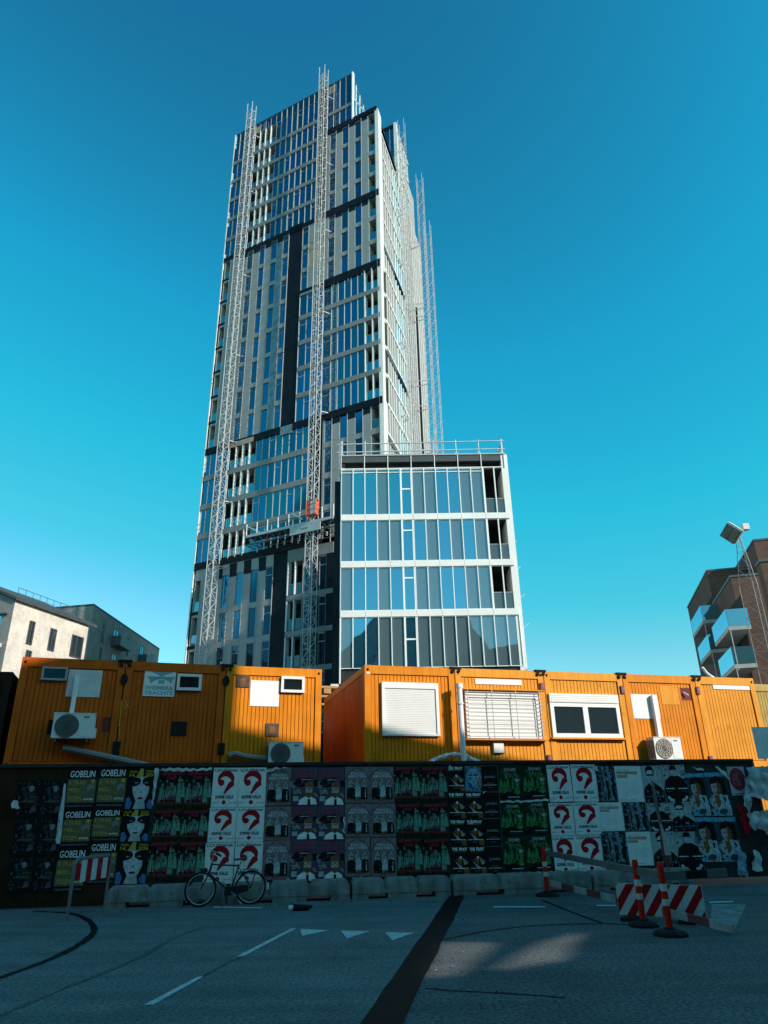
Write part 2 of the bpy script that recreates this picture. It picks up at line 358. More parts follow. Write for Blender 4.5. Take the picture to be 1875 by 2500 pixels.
# older pale carriageway left of the tar seam
c0, c1 = atz(1098, 2187).xy, atz(881, 2500).xy
dd = (c1 - c0).normalized()
near = c0 + dd * 22; far = c0 - dd * 0.9
mb = MB(); mb.poly([(-45, near.y - 4, .004), (near.x, near.y, .004), (far.x, far.y, .004), (-45, 10.2, .004)], 'old_concrete_road'); mb.build('road', kind='structure')
c2, c3 = atz(1135, 2187).xy, atz(983, 2500).xy
d2 = (c3 - c2).normalized()
mb = MB()
L_, R_ = [], []
for i in range(40):
    t = -0.9 + i * 0.55
    L_.append((*(c0 + dd * t + Vector((random.uniform(-.012, .012), 0))), .008)); R_.append((*(c2 + d2 * t + Vector((random.uniform(-.014, .014), 0))), .008))
for i in range(39): mb.poly([L_[i], R_[i], R_[i + 1], L_[i + 1]], 'tar')
mb.build('tar_strip', kind='structure')
# painted markings: each dash and give-way triangle is a thing
marks = [
 ('lane_dash', 'long white lane dash on the road, the nearer of the two slanting dashes', [(351.6, 2455.6), (374, 2455.6), (496.5, 2387), (483, 2387)], 'lane dashes on the road'),
 ('lane_dash', 'long white lane dash on the road, farther slanting dash ending at the triangles', [(578, 2337), (594, 2337), (724, 2268), (711, 2268)], 'lane dashes on the road'),
 ('yield_triangle', 'white painted triangle on the road, leftmost of the three beside the lane dash', [(732.5, 2269.5), (738, 2287), (803, 2273)], 'yield triangles on the road'),
 ('yield_triangle', 'white painted triangle on the road, middle one of the three', [(832, 2273.6), (847, 2293), (905, 2275)], 'yield triangles on the road'),
 ('yield_triangle', 'white painted triangle on the road, rightmost of three, nearest the dark tar strip', [(941, 2278), (957.5, 2297.6), (1012, 2279)], 'yield triangles on the road'),
 ('edge_dash', 'thin white dash on the road under the parked bicycle', [(521, 2217), (640, 2219), (640, 2216.5), (521, 2214.5)], 'thin dashes along the barrier'),
 ('edge_dash', 'thin white dash on the road right of the tar strip', [(1205, 2217), (1331, 2217), (1331, 2214), (1205, 2214)], 'thin dashes along the barrier'),
 ('edge_dash', 'short thin white dash on the road just left of the striped barrier board', [(1456, 2213.5), (1503, 2213.5), (1503, 2210.5), (1456, 2210.5)], 'thin dashes along the barrier'),
 ('edge_dash', 'thin white dash on the road right of the striped barrier board', [(1733, 2206), (1791, 2204), (1789, 2201), (1731, 2203)], 'thin dashes along the barrier'),
]
for nm, lb, px, gr in marks:
    sheet(nm, px, .010, 'road_paint', label=lb, category='road marking', group=gr)
sheet('pale_slab', [(1738, 2208), (1822, 2208), (1796, 2268), (1735, 2262)], .006, 'concrete', kind='structure')
# black curved joint on the left and hairline cracks
def ribbon(name, px, wd, mt, z):
    P = [atz(x, y).xy for x, y in px]
    Q = []
    for i in range(len(P) - 1):          # smooth with catmull-rom
        p0, p1, p2, p3 = P[max(i - 1, 0)], P[i], P[i + 1], P[min(i + 2, len(P) - 1)]
        for k in range(6):
            t = k / 6; Q.append(.5 * ((2 * p1) + (p2 - p0) * t + (2 * p0 - 5 * p1 + 4 * p2 - p3) * t * t + (3 * p1 - p0 - 3 * p2 + p3) * t ** 3))
    Q.append(P[-1]); mb = MB(); pl = None
    for i, q in enumerate(Q):
        t = (Q[min(i + 1, len(Q) - 1)] - Q[max(i - 1, 0)]).normalized(); nn = Vector((-t.y, t.x)) * (wd / 2 * random.uniform(.75, 1.2))
        a = (*(q + nn), z); b = (*(q - nn), z)
        if pl: mb.poly([pl[0], pl[1], b, a], mt)
        pl = (a, b)
    return mb.build(name, kind='structure')
ribbon('curved_joint', [(x / 1.843, 2180 + y / 1.843) for x, y in [(150, 84), (250, 88), (330, 97), (395, 124), (424, 165), (400, 203), (330, 250), (200, 312), (0, 384), (-160, 440)]], .11, 'tar', .0085)
ribbon('road_crack', [(800 + x / 1.5433, 2100 + y / 1.5433) for x, y in [(440, 300), (520, 283), (600, 268), (750, 250), (900, 242), (1050, 240), (1160, 246)]], .05, 'tar', .0045)
ribbon('road_crack', [(800 + x / 1.5433, 2100 + y / 1.5433) for x, y in [(810, 152), (880, 180), (960, 212), (1040, 240)]], .06, 'tar', .005)
ribbon('road_crack', [(800 + x / 1.5433, 2100 + y / 1.5433) for x, y in [(370, 484), (460, 492), (700, 505), (900, 520)]], .03, 'tar', .0055)
ribbon('road_crack', [(x / 1.843, 2180 + y / 1.843) for x, y in [(0, 555), (240, 450), (480, 355), (640, 285), (780, 205), (930, 150)]], .07, 'asphalt', .0085)
ribbon('road_crack', [(x / 1.843, 2180 + y / 1.843) for x, y in [(915, 378), (1000, 330), (1090, 288)]], .03, 'asphalt', .009)

# ================================================================== the tower
TC = atdist(936, 1085, 57.0); TC.z = 0
vl = ray(-2630, 2041).xy.normalized(); vr = ray(1487, 1985).xy.normalized()
FLw = Frame(TC, vl, True); FRw = Frame(TC, vr)          # world frames
FL = Frame((0, 0), vl, True); FR = Frame((0, 0), vr)     # tower-local frames
W, WR = 21.85, 21.6
tower = thing('tower', 'tall unfinished glass and grey panel tower with hoist masts, tallest building', 'tower', TC)
def TP(a, b, z):
    return FL.v * a + FR.v * b + Vector((0, 0, z))
core = MB()
def prism(mb, a0, a1, b0, b1, z0, z1, mt):
    mb.hexa([TP(a0, b0, z0), TP(a1, b0, z0), TP(a1, b1, z0), TP(a0, b1, z0), TP(a0, b0, z1), TP(a1, b0, z1), TP(a1, b1, z1), TP(a0, b1, z1)], mt)
prism(core, 1.5, W - 1.5, 1.6, WR - 1.0, 0, 78.2, 'dark_room')
prism(core, 4.4, W - 1.5, 1.6, 15.0, 78.2, 86.9, 'dark_room')
prism(core, .6, 4.4, 10.0, 15.0, 78.2, 86.7, 'dark_room')
core.build('wall', tower)
roof = MB(); prism(roof, .1, W - .1, .1, 15.8, 78.25, 78.5, 'dark_cladding')
prism(roof, 3.5, W - .05, .05, 15.4, 86.95, 87.35, 'dark_cladding'); prism(roof, .05, 3.45, 8.95, 15.4, 86.8, 87.2, 'dark_cladding')
prism(roof, .1, W - .1, 15.9, 18.4, 82.6, 82.9, 'dark_cladding'); prism(roof, .1, W - .1, 18.45, WR - .1, 73.0, 73.3, 'dark_cladding')
prism(roof, 1.0, W - 1, 15.9, 18.4, 78.5, 82.6, 'dark_room')
roof.build('roof', tower)
panels, bands, darks, fins, foil = MB(), MB(), MB(), MB(), MB()
wins = []                                                # (frame, u0, u1, z0, z1, d, glass, transom)
balconies = []
def one(name, *a):
    q = MB(); q.fbox(*a); return q.build(name, tower)
rg = random.Random(3)
def pick(kind):
    if kind == 'g': return rg.choice(['glass_blue', 'glass_deep', 'glass_blue', 'glass_teal'])
    if kind == 't': return rg.choice(['glass_teal', 'glass_teal', 'glass_blue', 'glass_deep'])
    return rg.choice(['glass_blue', 'glass_blue', 'glass_deep'])
def row(fr, segs, z0, zw, z1, glassy, dd=0.0):
    """one storey of facade: z0..zw is the window zone, zw..z1 the spandrel"""
    for u0, u1, k in segs:
        if k in 'gt':
            wins.append((fr, u0, u1, z0, zw, dd - .05, pick(k), False))
        elif k in 'wW':
            wins.append((fr, u0, u1, z0, zw, dd - .12, pick('w'), k == 'W'))
            if not glassy: panels.fbox(fr, u0, u1, dd - .3, dd - .004, zw, z1 - .012, 'grey_panel')
        elif k == 'G':                                     # framed opening light inside a glazed row
            wins.append((fr, u0, u1, z0, zw, dd - .05, pick('w'), True))
        elif k == 'p':
            panels.fbox(fr, u0 + .006, u1 - .006, dd - .3, dd, z0, z1 - .016, 'grey_panel')
        elif k == 'd':
            darks.fbox(fr, u0, u1, dd - .3, dd - .02, z0, z1, 'dark_cladding')
        elif k == 'f':
            panels.fbox(fr, u0, u1, dd - .3, dd + .02, z0, z1, 'foil')
        elif k == 'y':
            panels.fbox(fr, u0, u1, dd - .3, dd - .03, z0, z1, 'ply')
        elif k == 'l':
            balconies.append((fr, u0, u1, z0, zw, 1))
            panels.fbox(fr, u0, u1, dd - 1.4, dd - .004, zw, z1 - .014, 'grey_panel')
        elif k == 'L':
            balconies.append((fr, u0, u1, z0, zw, max(1, round((u1 - u0) / .875))))
            panels.fbox(fr, u0, u1, dd - 1.4, dd - .01, zw + .02, z1 - .02, 'soffit')
    if glassy:
        a = min(s[0] for s in segs); b = max(s[1] for s in segs); x = a; bb_ = MB()
        while x < b - .02:                                # spandrel band in lengths with joints
            y = min(b, x + 1.75); bb_.fbox(fr, x + .008, y - .008, dd - .25, dd + .05, zw + .01, z1, 'band_dim'); x = y
        bb_.build('floor_band', tower)
bk = lambda k: 38.4 + 3.353 * k
def G(u0, u1, kinds):
    n = len(kinds); s = (u1 - u0) / n
    return [(u0 + i * s, u0 + (i + 1) * s, kinds[i]) for i in range(n)]
# --- left facade, sections from the corner (u=0) leftwards
PR = [(0, .10, 'd'), (.10, .35, 'p'), (.35, 1.33, 'l'), (1.33, 2.2, 'p'), (2.2, 3.05, 'w'), (3.05, 3.92, 'p'), (3.92, 4.79, 'w'), (4.79, 5.69, 'p'), (5.69, 6.53, 'W'), (6.53, 7.0, 'p')]
for k in range(8, 14):                                   # top left curtain wall
    z0 = bk(k); z1 = bk(k + 1) if k < 13 else 87.3; zw = z0 + 2.79 if k < 13 else 85.4
    segs = G(8.2, 14.93, ''.join(rg.choice('gggt' if (i + k) % 4 else 'G') for i in range(8))) + [(14.93, 18.4, 'L')] + G(18.4, 21.85, 'gggg')
    row(FL, segs, z0, zw, z1 if k < 13 else zw + .0, k < 13)
    if k == 13:
        for a, b, _ in G(8.2, 21.85, 'g' * 16): wins.append((FL, a, b, 85.4, 87.0, -.05, 'glass_deep', False))
    row(FL, [(7.0, 8.2, 'd')], z0, zw, z1, False)
    if k < 12: row(FL, PR if k < 11 else PR, z0, zw, z1 - (.0 if k < 11 else .5), False)
for k in (12, 13):
    z0 = 79.1 if k == 12 else bk(13); z1 = bk(13) if k == 12 else 87.2
    zw = z1 - .56 if k == 12 else 87.0
    row(FL, G(3.43, 7.0, 'gggg'), z0, zw, z1, k == 12)
one('sheeting', FL, 5.95, 6.8, -.04, -.02, 85.5, 86.9, 'ply'); one('sheeting', FL, 17.6, 18.4, -.2, -.02, 85.4, 86.6, 'ply')
for k in range(5, 8):
    z0 = bk(k); z1 = bk(k + 1); row(FL, PR + [(7.0, 8.2, 'y' if k == 6 else 'p'), (8.2, 9.1, 'y' if k == 6 else 'p'), (9.1, 9.25, 'p'), (9.25, 10.05, 'W'), (10.05, 10.12, 'p')], z0, z0 + 2.79, z1, False)
PL = [(11.95, 12.05, 'p'), (12.05, 12.85, 'W'), (12.85, 13.72, 'f'), (13.72, 14.58, 'w'), (14.58, 15.5, 'p'), (15.5, 16.3, 'w'), (16.3, 17.28, 'p'), (17.28, 18.15, 'W'), (18.15, 19.4, 'p'), (19.4, 20.72, 'p'), (20.72, 21.6, 'l'), (21.6, 21.85, 'd')]
for k in range(0, 8):
    z0 = bk(k); row(FL, PL, z0, z0 + 2.79, bk(k + 1), False)
    row(FL, [(10.12, 11.95, 'd')], z0, z0 + 2, bk(k + 1), False)
    darks.fbox(FL, 20.74, 21.85, -1.38, .015, z0 - .28, z0 + .05, 'dark_cladding')
for k in range(0, 5):                                    # glazed bands beside the corner
    z0 = bk(k); row(FL, G(8.2, 10.12, 'gG' if k % 2 else 'Gg') + [(7.0, 8.2, 'g')], z0, z0 + 2.79, bk(k + 1), True)
    row(FL, [(.08, 1.92, 'L')] + G(1.92, 5.95, 'tgggt') + [(5.95, 7.0, 'G')], z0, z0 + 2.79, bk(k + 1), True)
for k in range(-4, 0):                                   # lower curtain wall with four-bay balconies
    z0 = bk(k); pat = {-1: 'tGtttGtt', -2: 'GtttGttt', -3: 'ttGttttG', -4: 'tttttttt'}[k]
    row(FL, G(8.25, 14.93, pat) + [(14.93, 18.45, 'L')] + G(18.45, 21.9, 'gggg'), z0, z0 + 2.75, bk(k + 1) - (0 if k < -1 else .65), k < -1)
for k in range(-4, 0):
    z0 = bk(k); row(FL, PR[:-1] + [(6.53, 6.75, 'p'), (6.75, 8.25, 'd')], z0, z0 + 2.79, bk(k + 1), False)
PB = [(5.0, 6.06, 'd'), (6.06, 6.85, 'W'), (6.85, 7.6, 'd'), (7.6, 8.6, 'G'), (8.6, 10.3, 'L'), (10.3, 11.98, 'd'), (11.98, 12.85, 'W'), (12.85, 13.72, 'p'), (13.72, 14.6, 'w'), (14.6, 15.5, 'p'), (15.5, 16.35, 'W'), (16.35, 17.27, 'p'), (17.27, 18.1, 'w'), (18.1, 19.4, 'p'), (19.4, 20.75, 'p'), (20.75, 21.6, 'l'), (21.6, 21.85, 'd'), (0, 5.0, 'p')]
for z0, zw, z1 in ((20.05, 23.3, 24.45), (16.7, 19.5, 20.05), (13.35, 16.15, 16.7), (10.0, 12.8, 13.35), (6.65, 9.4, 10.0), (3.3, 6.1, 6.65), (0, 2.8, 3.3)):
    row(FL, PB, z0, zw, z1, False)
    bb_ = MB(); bb_.fbox(FL, 5.3, 10.3, -.1, .06, zw + .1, z1, 'band_dim'); bb_.build('floor_band', tower)
    darks.fbox(FL, 20.76, 21.85, -1.38, .015, z0 - .3, z0 + .03, 'dark_cladding')
    if z0 > 20:
        for a, b in ((12.85, 13.72), (14.6, 15.5), (16.35, 17.27), (18.1, 18.6)): darks.fbox(FL, a, b, -.1, .012, 23.0, 24.4, 'dark_cladding')
# dark recess bands where the sections meet
for a, b, z0, z1 in ((0, 8.25, 64.65, 65.6), (8.25, W, 64.7, 65.35), (0, 7.05, 54.45, 55.5), (7.05, 10.12, 54.9, 55.35), (0, W, 37.62, 38.42), (6.6, W, 24.45, 25.2), (.1, 7.0, 78.3, 79.1), (10.12, 11.95, 64.6, 65.6)):
    db = MB(); db.fbox(FL, a, b, -.1, .055, z0, z1, 'dark_cladding'); db.build('dark_band', tower)
one('sheeting', FL, 15.3, 18.4, .0, .07, 37.6, 38.2, 'ply'); one('sheeting', FL, 10.4, 11.9, -.05, .07, 37.3, 38.3, 'foil')
for a, b in ((1.35, 2.2), (3.05, 3.92), (4.79, 5.69)):
    for zt in (64.7, 78.4, 37.65): darks.fbox(FL, a, b, -.1, .012, zt - .75, zt, 'dark_cladding')
for a, b in ((12.85, 13.7), (14.58, 15.5), (16.3, 17.28), (18.15, 18.9)): darks.fbox(FL, a, b, -.1, .03, 64.0, 64.75, 'dark_cladding')
# continuous white fins
def fin(fr, u, z0, z1, d=.11, wd=.05): fins.fbox(fr, u - wd / 2, u + wd / 2, -.05, d * .38, z0, z1, 'fin_grey')
for u in (.33, 2.18, 3.9, 5.67):
    fin(FL, u, 64.2, 78.6); fin(FL, u, 54.2, 64.9); fin(FL, u, 24.5, 37.9)
for u in (20.7, 17.25, 15.47, 13.7, 12.0): fin(FL, u, 37.7, 64.9)
fin(FL, 9.2, 54.6, 64.8); fin(FL, 10.1, 38.3, 54.9)
for u in (20.73, 17.24, 15.48, 13.7, 11.98): fin(FL, u, 10, 24.0)
for i in range(17): fin(FL, 8.2 + i * .853, 65.3 if i % 2 else 64.9, 87.1, .09, .045) if not (8 <= i <= 11) else None
for i in range(5): fin(FL, 3.43 + i * .89, 78.7, 87.1, .09, .045)
for i in range(8): fin(FL, 8.25 + i * .835, 25.0, 37.3, .07, .035)
for i in range(5): fin(FL, 18.45 + i * .86, 25.0, 37.6, .07, .04)
for i in range(6): fin(FL, 1.92 + i * .806, 38.0, 54.6, .08, .045)
fins.fbox(FL, W - .02, W + .10, -.6, .06, 10, 87.3, 'white_metal')
fins.fbox(FL, 3.3, 3.45, -.3, .12, 78.8, 87.4, 'white_metal')
# --- right facade (sunlit)
fins.fbox(FR, .0, 1.25, -.3, .10, 10, 78.6, 'side_white')
fins.fbox(FR, 1.38, 1.46, -.3, .06, 10, 78.4, 'grey_frame')
zr = [76.3 - 3.41 * i for i in range(0, 20)]
for i, z in enumerate(zr):
    top = z; bot = z - 3.41
    dark_band = i in (5, 9, 12)
    for j in range(5):                                   # solid bay with deep window reveals
        u = 1.46 + j * .86
        panels.fbox(FR, u, u + .5, -.7, 0, bot, top - .3, 'side_panel')
        wins.append((FR, u + .5, u + .86, bot, top - .3, -.60, 'glass_deep', False))
    fins.fbox(FR, 1.46, 10.3, -.3, .06, top - .3, top, 'side_white')
    if dark_band: darks.fbox(FR, 1.46, 5.6, -.1, .08, top - 1.0, top - .3, 'steel_dark'); darks.fbox(FR, 5.6, 10.3, -.1, .08, top - 1.0, top - .35, 'glass_deep')
    for j in range(5):
        u = 5.76 + j * .9
        wins.append((FR, u + .05, u + .9, bot, top - .3, -.08, rg.choice(['block_blue', 'block_blue', 'block_grey']), False))
        fins.fbox(FR, u, u + .06, -.1, .03, bot, top - .3, 'side_white')
    for j in range(11):
        u = 10.3 + j * 1.03
        panels.fbox(FR, u, u + .5, -.4, .02, bot, top - .02, 'side_panel')
        wins.append((FR, u + .5, u + 1.03, bot, top - .4, -.35, 'glass_blue' if j % 3 else 'block_grey', False))
        panels.fbox(FR, u + .5, u + 1.03, -.3, -.02, top - .4, top - .02, 'side_panel')
        fins.fbox(FR, u + .44, u + .50, -.1, .06, bot, top, 'side_white')
darks.fbox(FR, 16.3, 16.75, -.1, .16, 42, 62, 'dark_cladding')  # dark upright strip, stepping down to the right below
for i in range(10): darks.fbox(FR, 16.5 + i * .45, 16.95 + i * .45, -.1, .16, 42 - (i + 1) * 1.6, 42.2 - i * 1.6, 'dark_cladding')
for j in range(5):                                       # taller rear block
    u = 8.9 + j * 1.3
    panels.fbox(FR, u, u + .5, -.3, 0, 76.3, 87.1, 'side_panel')
    for z in (76.3, 79.9, 83.4): wins.append((FR, u + .5, u + 1.3, z, z + 3.1, -.1, 'block_grey', False)); fins.fbox(FR, u + .5, u + 1.3, -.2, .05, z + 3.1, z + 3.5, 'side_white')
fins.fbox(FR, 8.85, 9.25, -.3, .10, 76.3, 87.3, 'side_white')
for j in range(4): panels.fbox(FR, 15.5 + j * .73, 15.95 + j * .73, -.3, -.02, 76.3, 82.8, 'side_panel'); darks.fbox(FR, 15.95 + j * .73, 16.23 + j * .73, -.3, -.14, 76.3, 82.7, 'steel_dark')
# notch faces of the penthouse
nf = Frame(FR.p(8.9, 0, 0), vl, True); ns = Frame(FL.p(3.43, 0, 0), vr)
for i in range(4): wins.append((nf, .1 + i * .83, .1 + (i + 1) * .83, 78.6, 86.6, -.02, 'glass_teal' if i % 2 else 'glass_blue', False))
darks.fbox(nf, 0, 3.4, -.1, .04, 86.5, 87.2, 'dark_cladding')
for i in range(6): wins.append((ns, .1 + i * 1.46, .1 + (i + 1) * 1.46, 78.6, 87.0, -.02, 'block_blue', False)); fins.fbox(ns, .05 + i * 1.46, .10 + i * 1.46, -.05, .08, 78.6, 87.1, 'white_metal')
fins.bar(FL.p(3.2, -.2, 82.5), FL.p(1.6, -.2, 79.0), .12, 'white_metal')
# back faces, plain cladding
bf1 = Frame(TP(W, 0, 0), vr, True); bf2 = Frame(TP(0, WR, 0), vl)
for fr, a, zt in ((bf1, 15.4, 87.2), (bf2, W, 72.8)):
    for z in range(3, int(zt), 7):
        darks.fbox(fr, 0.02, a - .02, -.25, -.02, z, z + 4.6, 'dark_cladding'); panels.fbox(fr, 0, a, -.25, 0, z + 4.6, min(z + 7, zt), 'white_band')
panels.build('cladding', tower); 
def clusters(mb):                                         # dark strips that do not touch become parts of their own
    n = len(mb.v) // 8; bb = []
    for i in range(n):
        q = mb.v[i * 8:i * 8 + 8]; bb.append([(min(p[k] for p in q) - .06, max(p[k] for p in q) + .06) for k in range(3)])
    par = list(range(n))
    def fd(i):
        while par[i] != i: par[i] = par[par[i]]; i = par[i]
        return i
    for i in range(n):
        for j in range(i):
            if all(bb[i][k][0] <= bb[j][k][1] and bb[j][k][0] <= bb[i][k][1] for k in range(3)): par[fd(i)] = fd(j)
    gr = {}
    for i in range(n): gr.setdefault(fd(i), []).append(i)
    for ids in gr.values():
        q = MB()
        for i in ids: q.hexa(mb.v[i * 8:i * 8 + 8], mb.mats[mb.m[i * 6]])
        q.build('dark_cladding', tower)
clusters(darks); fins.build('fin', tower)
# balconies: each recess with its back wall, balustrade and fins
for i, (fr, u0, u1, z0, z1, n) in enumerate(balconies):
    wm = 'dark_room' if n > 1 else 'soffit'  # wide recesses get dark walls, their inner shade put into the colour
    b = MB(); b.fbox(fr, u0, u0 + .07, -1.42, -.01, z0, z1, wm); b.fbox(fr, u1 - .07, u1, -1.42, -.01, z0, z1, wm)
    b.fbox(fr, u0 + .07, u1 - .07, -1.44, -1.40, z0, z1, 'dark_room'); b.fbox(fr, u0 + .07, u1 - .07, -1.4, -.02, z0, z0 + .06, wm)
    bo = b.build('balcony', tower)
    q = MB(); q.fbox(fr, u0 + .08, u1 - .08, -.12, -.10, z0 + .1, z0 + 1.05, 'balustrade_glass'); q.fbox(fr, u0 + .07, u1 - .07, -.14, -.08, z0 + 1.05, z0 + 1.1, 'grey_frame'); q.build('balustrade', bo)
    if n > 1:
        s = (u1 - u0) / n; f = MB()
        for j in range(1, n + (1 if n > 2 else 0)): f.fbox(fr, u0 + j * s - .05, u0 + j * s + .05, -.30, .06, z0, z1, 'white_metal')
        if n == 2: f.fbox(fr, u1 - .1, u1, -.55, .06, z0, z1, 'white_metal')
        f.build('fin', bo)
# windows: the hundred nearest as parts with frames, the rest in one part
def win_into(fr, u0, u1, z0, z1, d, gl, tr, g, f, depth=.05):
    q_w = d < -.1                                        # punched window in a solid panel
    t = .055 if tr or fr is FR else .018; g.fbox(fr, u0 + t, u1 - t, d - .02, d, z0 + t, z1 - t, gl)
    fm_ = ('fin_grey' if tr or q_w else 'grey_frame') if fr is FL else 'white_metal'
    for a, b, c, e in ((u0, u0 + t, z0, z1), (u1 - t, u1, z0, z1), (u0 + t, u1 - t, z0, z0 + t), (u0 + t, u1 - t, z1 - t, z1)): f.fbox(fr, a, b, d - .03, d + depth, c, e, fm_)
    if tr: zz = z0 + (z1 - z0) * .74; f.fbox(fr, u0 + t, u1 - t, d - .01, d + depth - .004, zz - .035, zz + .035, fm_)
wins.sort(key=lambda q: (q[0] is not FL, abs((q[3] + q[4]) / 2 - 26)))
rest = MB()
for i, q in enumerate(wins):
    if i < 99:
        g_, f_ = MB(), MB(); win_into(*q, g_, f_); wo_ = g_.build('window', tower); f_.build('frame', wo_)
    else: win_into(*q, rest, rest)
rest.build('window', tower, kind='stuff')

# ---- hoist masts up the facades, work platform and hoist cage
def mast(mb, fr, u, d, z0, z1, s=.75, step=1.5, mt='galv', th=1.0):
    r = .055 * th; c = [(u - s / 2, d - s / 2), (u + s / 2, d - s / 2), (u + s / 2, d + s / 2), (u - s / 2, d + s / 2)]
    for a, b in c: mb.bar(fr.p(a, b, z0), fr.p(a, b, z1), r, mt)
    z = z0; i = 0
    while z < z1 - step - 1.0:
        for k in range(4):
            a = c[k]; b = c[(k + 1) % 4]
            mb.bar(fr.p(*a, z), fr.p(*b, z), .025 * th, mt)
            if (i + k) % 2: a, b = b, a
            mb.bar(fr.p(*a, z), fr.p(*b, z + step), .03 * th, mt)
        z += step; i += 1
def mast_thing(label, fr, u, d, z0, z1, ties, s=.8, step=.85):
    O = fr.p(u, d, 0); t = thing('hoist_mast', label, 'hoist mast', O, 0, 'lattice hoist masts on the tower')
    lf = Frame((0, 0), fr.v); lf.n = fr.n; mb = MB(); mast(mb, lf, 0, 0, z0, z1, s, step, 'galv', .6 if fr is FRw else 1.0); mb.build('lattice', t)
    for z in ties:
        tb = MB()
        for a in (-.3, .3): tb.bar(lf.p(a, -s / 2, z), lf.p(a * 2.4, -d + .06, z + .1), .05, 'galv')
        tb.bar(lf.p(-.75, -d + .25, z), lf.p(.75, -d + .25, z), .04, 'galv'); tb.build('wall_tie', t)
u1, zt1 = FLw.uz(560 + 290 / 5.184, 160 + 500 / 5.184, 1.3)
u2, zt2 = FLw.uz(560 + 1192 / 5.184, 160 + 45 / 5.184, 1.3)
u1b, _ = FLw.uz(430 + 305 / 3.95, 1150 + 1500 / 3.95, 1.3)
mast_thing('grey lattice hoist mast up the tower near its left edge', FLw, (u1 + u1b) / 2, 1.3, 0, zt1, (24, 31, 38, 49, 60.5, 74, 84))
u2b, _ = FLw.uz(430 + 1325 / 3.95, 1150 + 200 / 3.95, 1.3)
mast_thing('grey lattice hoist mast up the middle of the tower, red cage at its foot', FLw, (u2 + u2b) / 2, 1.3, 0, zt2, (38.2, 50.5, 62, 72.5, 84))
def mast_R(label, px0, px1, d, ties, z0=0):
    (a, z) = FRw.uz(*px0, d); (b, _) = FRw.uz(*px1, d); mast_thing(label, FRw, (a + b) / 2, d, z0, z, ties, .8, 1.0)
mast_R('grey lattice hoist mast on the sunlit side of the tower, nearest the corner', (850 + 905 / 6.9125, 200 + 700 / 6.9125), (880 + 870 / 6.914, 800 + 1500 / 6.914), 1.0, (32, 40.5, 50, 62, 70))
mast_R('pale lattice hoist mast against the sky, taller of two right of the tower', (850 + 1212 / 6.9125, 200 + 1620 / 6.9125), (880 + 1190 / 6.914, 800 + 1500 / 6.914), 1.9, (45, 58, 70))
mast_R('pale lattice hoist mast at the far right of the tower, shorter and outermost', (880 + 1205 / 7.371, 500 + 370 / 7.371), (880 + 1290 / 6.914, 800 + 1500 / 6.914), 3.0, (38, 47, 58))
# platform
P0u, P0z = FLw.uz(430 + 680 / 3.95, 1150 + 615 / 3.95, 1.7); P1u, P1z = FLw.uz(430 + 1520 / 3.95, 1150 + 430 / 3.95, 1.7)
PO = FLw.p(P1u, 1.1, P1z); plat = thing('work_platform', 'long grey mast climbing work platform with guard rail below the red cage', 'work platform', PO)
pf = Frame((0, 0), FL.v); pf.n = FL.n; Lp = P0u - P1u
mb = MB(); mb.fbox(pf, 0, Lp, -.65, .65, -.12, 0, 'steel_dark'); mb.build('deck', plat)
mb = MB()
for d in (-.6, .6):
    for z in (-1.0, -.16): mb.bar(pf.p(0, d, z), pf.p(Lp, d, z), .05, 'steel_dark')
    n = 14
    for i in range(n): mb.bar(pf.p(Lp * i / n, d, -1.0 if i % 2 else -.16), pf.p(Lp * (i + 1) / n, d, -.16 if i % 2 else -1.0), .04, 'steel_dark')
for i in range(15): mb.bar(pf.p(Lp * i / 14, -.6, -1), pf.p(Lp * i / 14, .6, -1), .035, 'steel_dark')
mb.fbox(pf, 0, Lp, .62, .70, -.28, -.02, 'galv'); mb.build('truss', plat)
mb = MB()
for i in range(9): mb.bar(pf.p(Lp * i / 8, .62, 0), pf.p(Lp * i / 8, .62, 1.15), .055, 'white_metal')
for z in (.55, 1.1): mb.bar(pf.p(0, .62, z), pf.p(Lp, .62, z), .022, 'galv')
mb.bar(pf.p(Lp - .1, .62, .9), pf.p(Lp - 1.6, .62, 0), .05, 'white_metal'); mb.bar(pf.p(4.6, .62, 1.2), pf.p(3.3, .7, .3), .06, 'white_metal'); mb.build('guard_rail', plat)
mb = MB(); mb.fbox(pf, 1.3, 4.6, .72, .80, -1.1, -.35, 'galv')
for k in range(3): mb.fbox(pf, 2.6 + .02 * k, 3.4, .802, .806, -.78 + k * .06 + .02, -.78 + k * .06 + .05, 'ink_leaf')
mb.build('motor_cover', plat)
for i in range(13): mb = MB(); mb.fbox(pf, .4 + i * .78, .52 + i * .78, -.3, -.2, -1.25 - (i % 3) * .15, -1.0, 'galv'); mb.build('bracket', plat)
cu, cz = FLw.uz(430 + 1315 / 3.95, 1150 + 430 / 3.95, 1.9); CO = FLw.p(cu, 1.9, cz)
cage = thing('hoist_cage', 'red and orange hoist cage on the middle mast above the work platform', 'hoist cage', CO)
mb = MB(); mb.fbox(pf, -.8, .8, -.5, .5, 0, .12, 'hoist_red')
for a in (-.78, .78):
    for d in (-.48, .48): mb.bar(pf.p(a, d, .1), pf.p(a, d, 2.4), .06, 'hoist_red')
for z in (.9, 1.7, 2.4):
    for d in (-.48, .48): mb.bar(pf.p(-.78, d, z), pf.p(.78, d, z), .05, 'hoist_red')
    for a in (-.78, .78): mb.bar(pf.p(a, -.48, z), pf.p(a, .48, z), .05, 'hoist_red')
mb.build('frame', cage)
mb = MB(); mb.fbox(pf, -.74, .1, .42, .46, .15, 2.2, 'barrier_white'); mb.fbox(pf, .18, .74, .42, .46, .15, 2.3, 'hoist_red'); mb.fbox(pf, -.76, -.72, -.4, .4, .2, 2.2, 'hoist_red'); mb.build('door', cage)

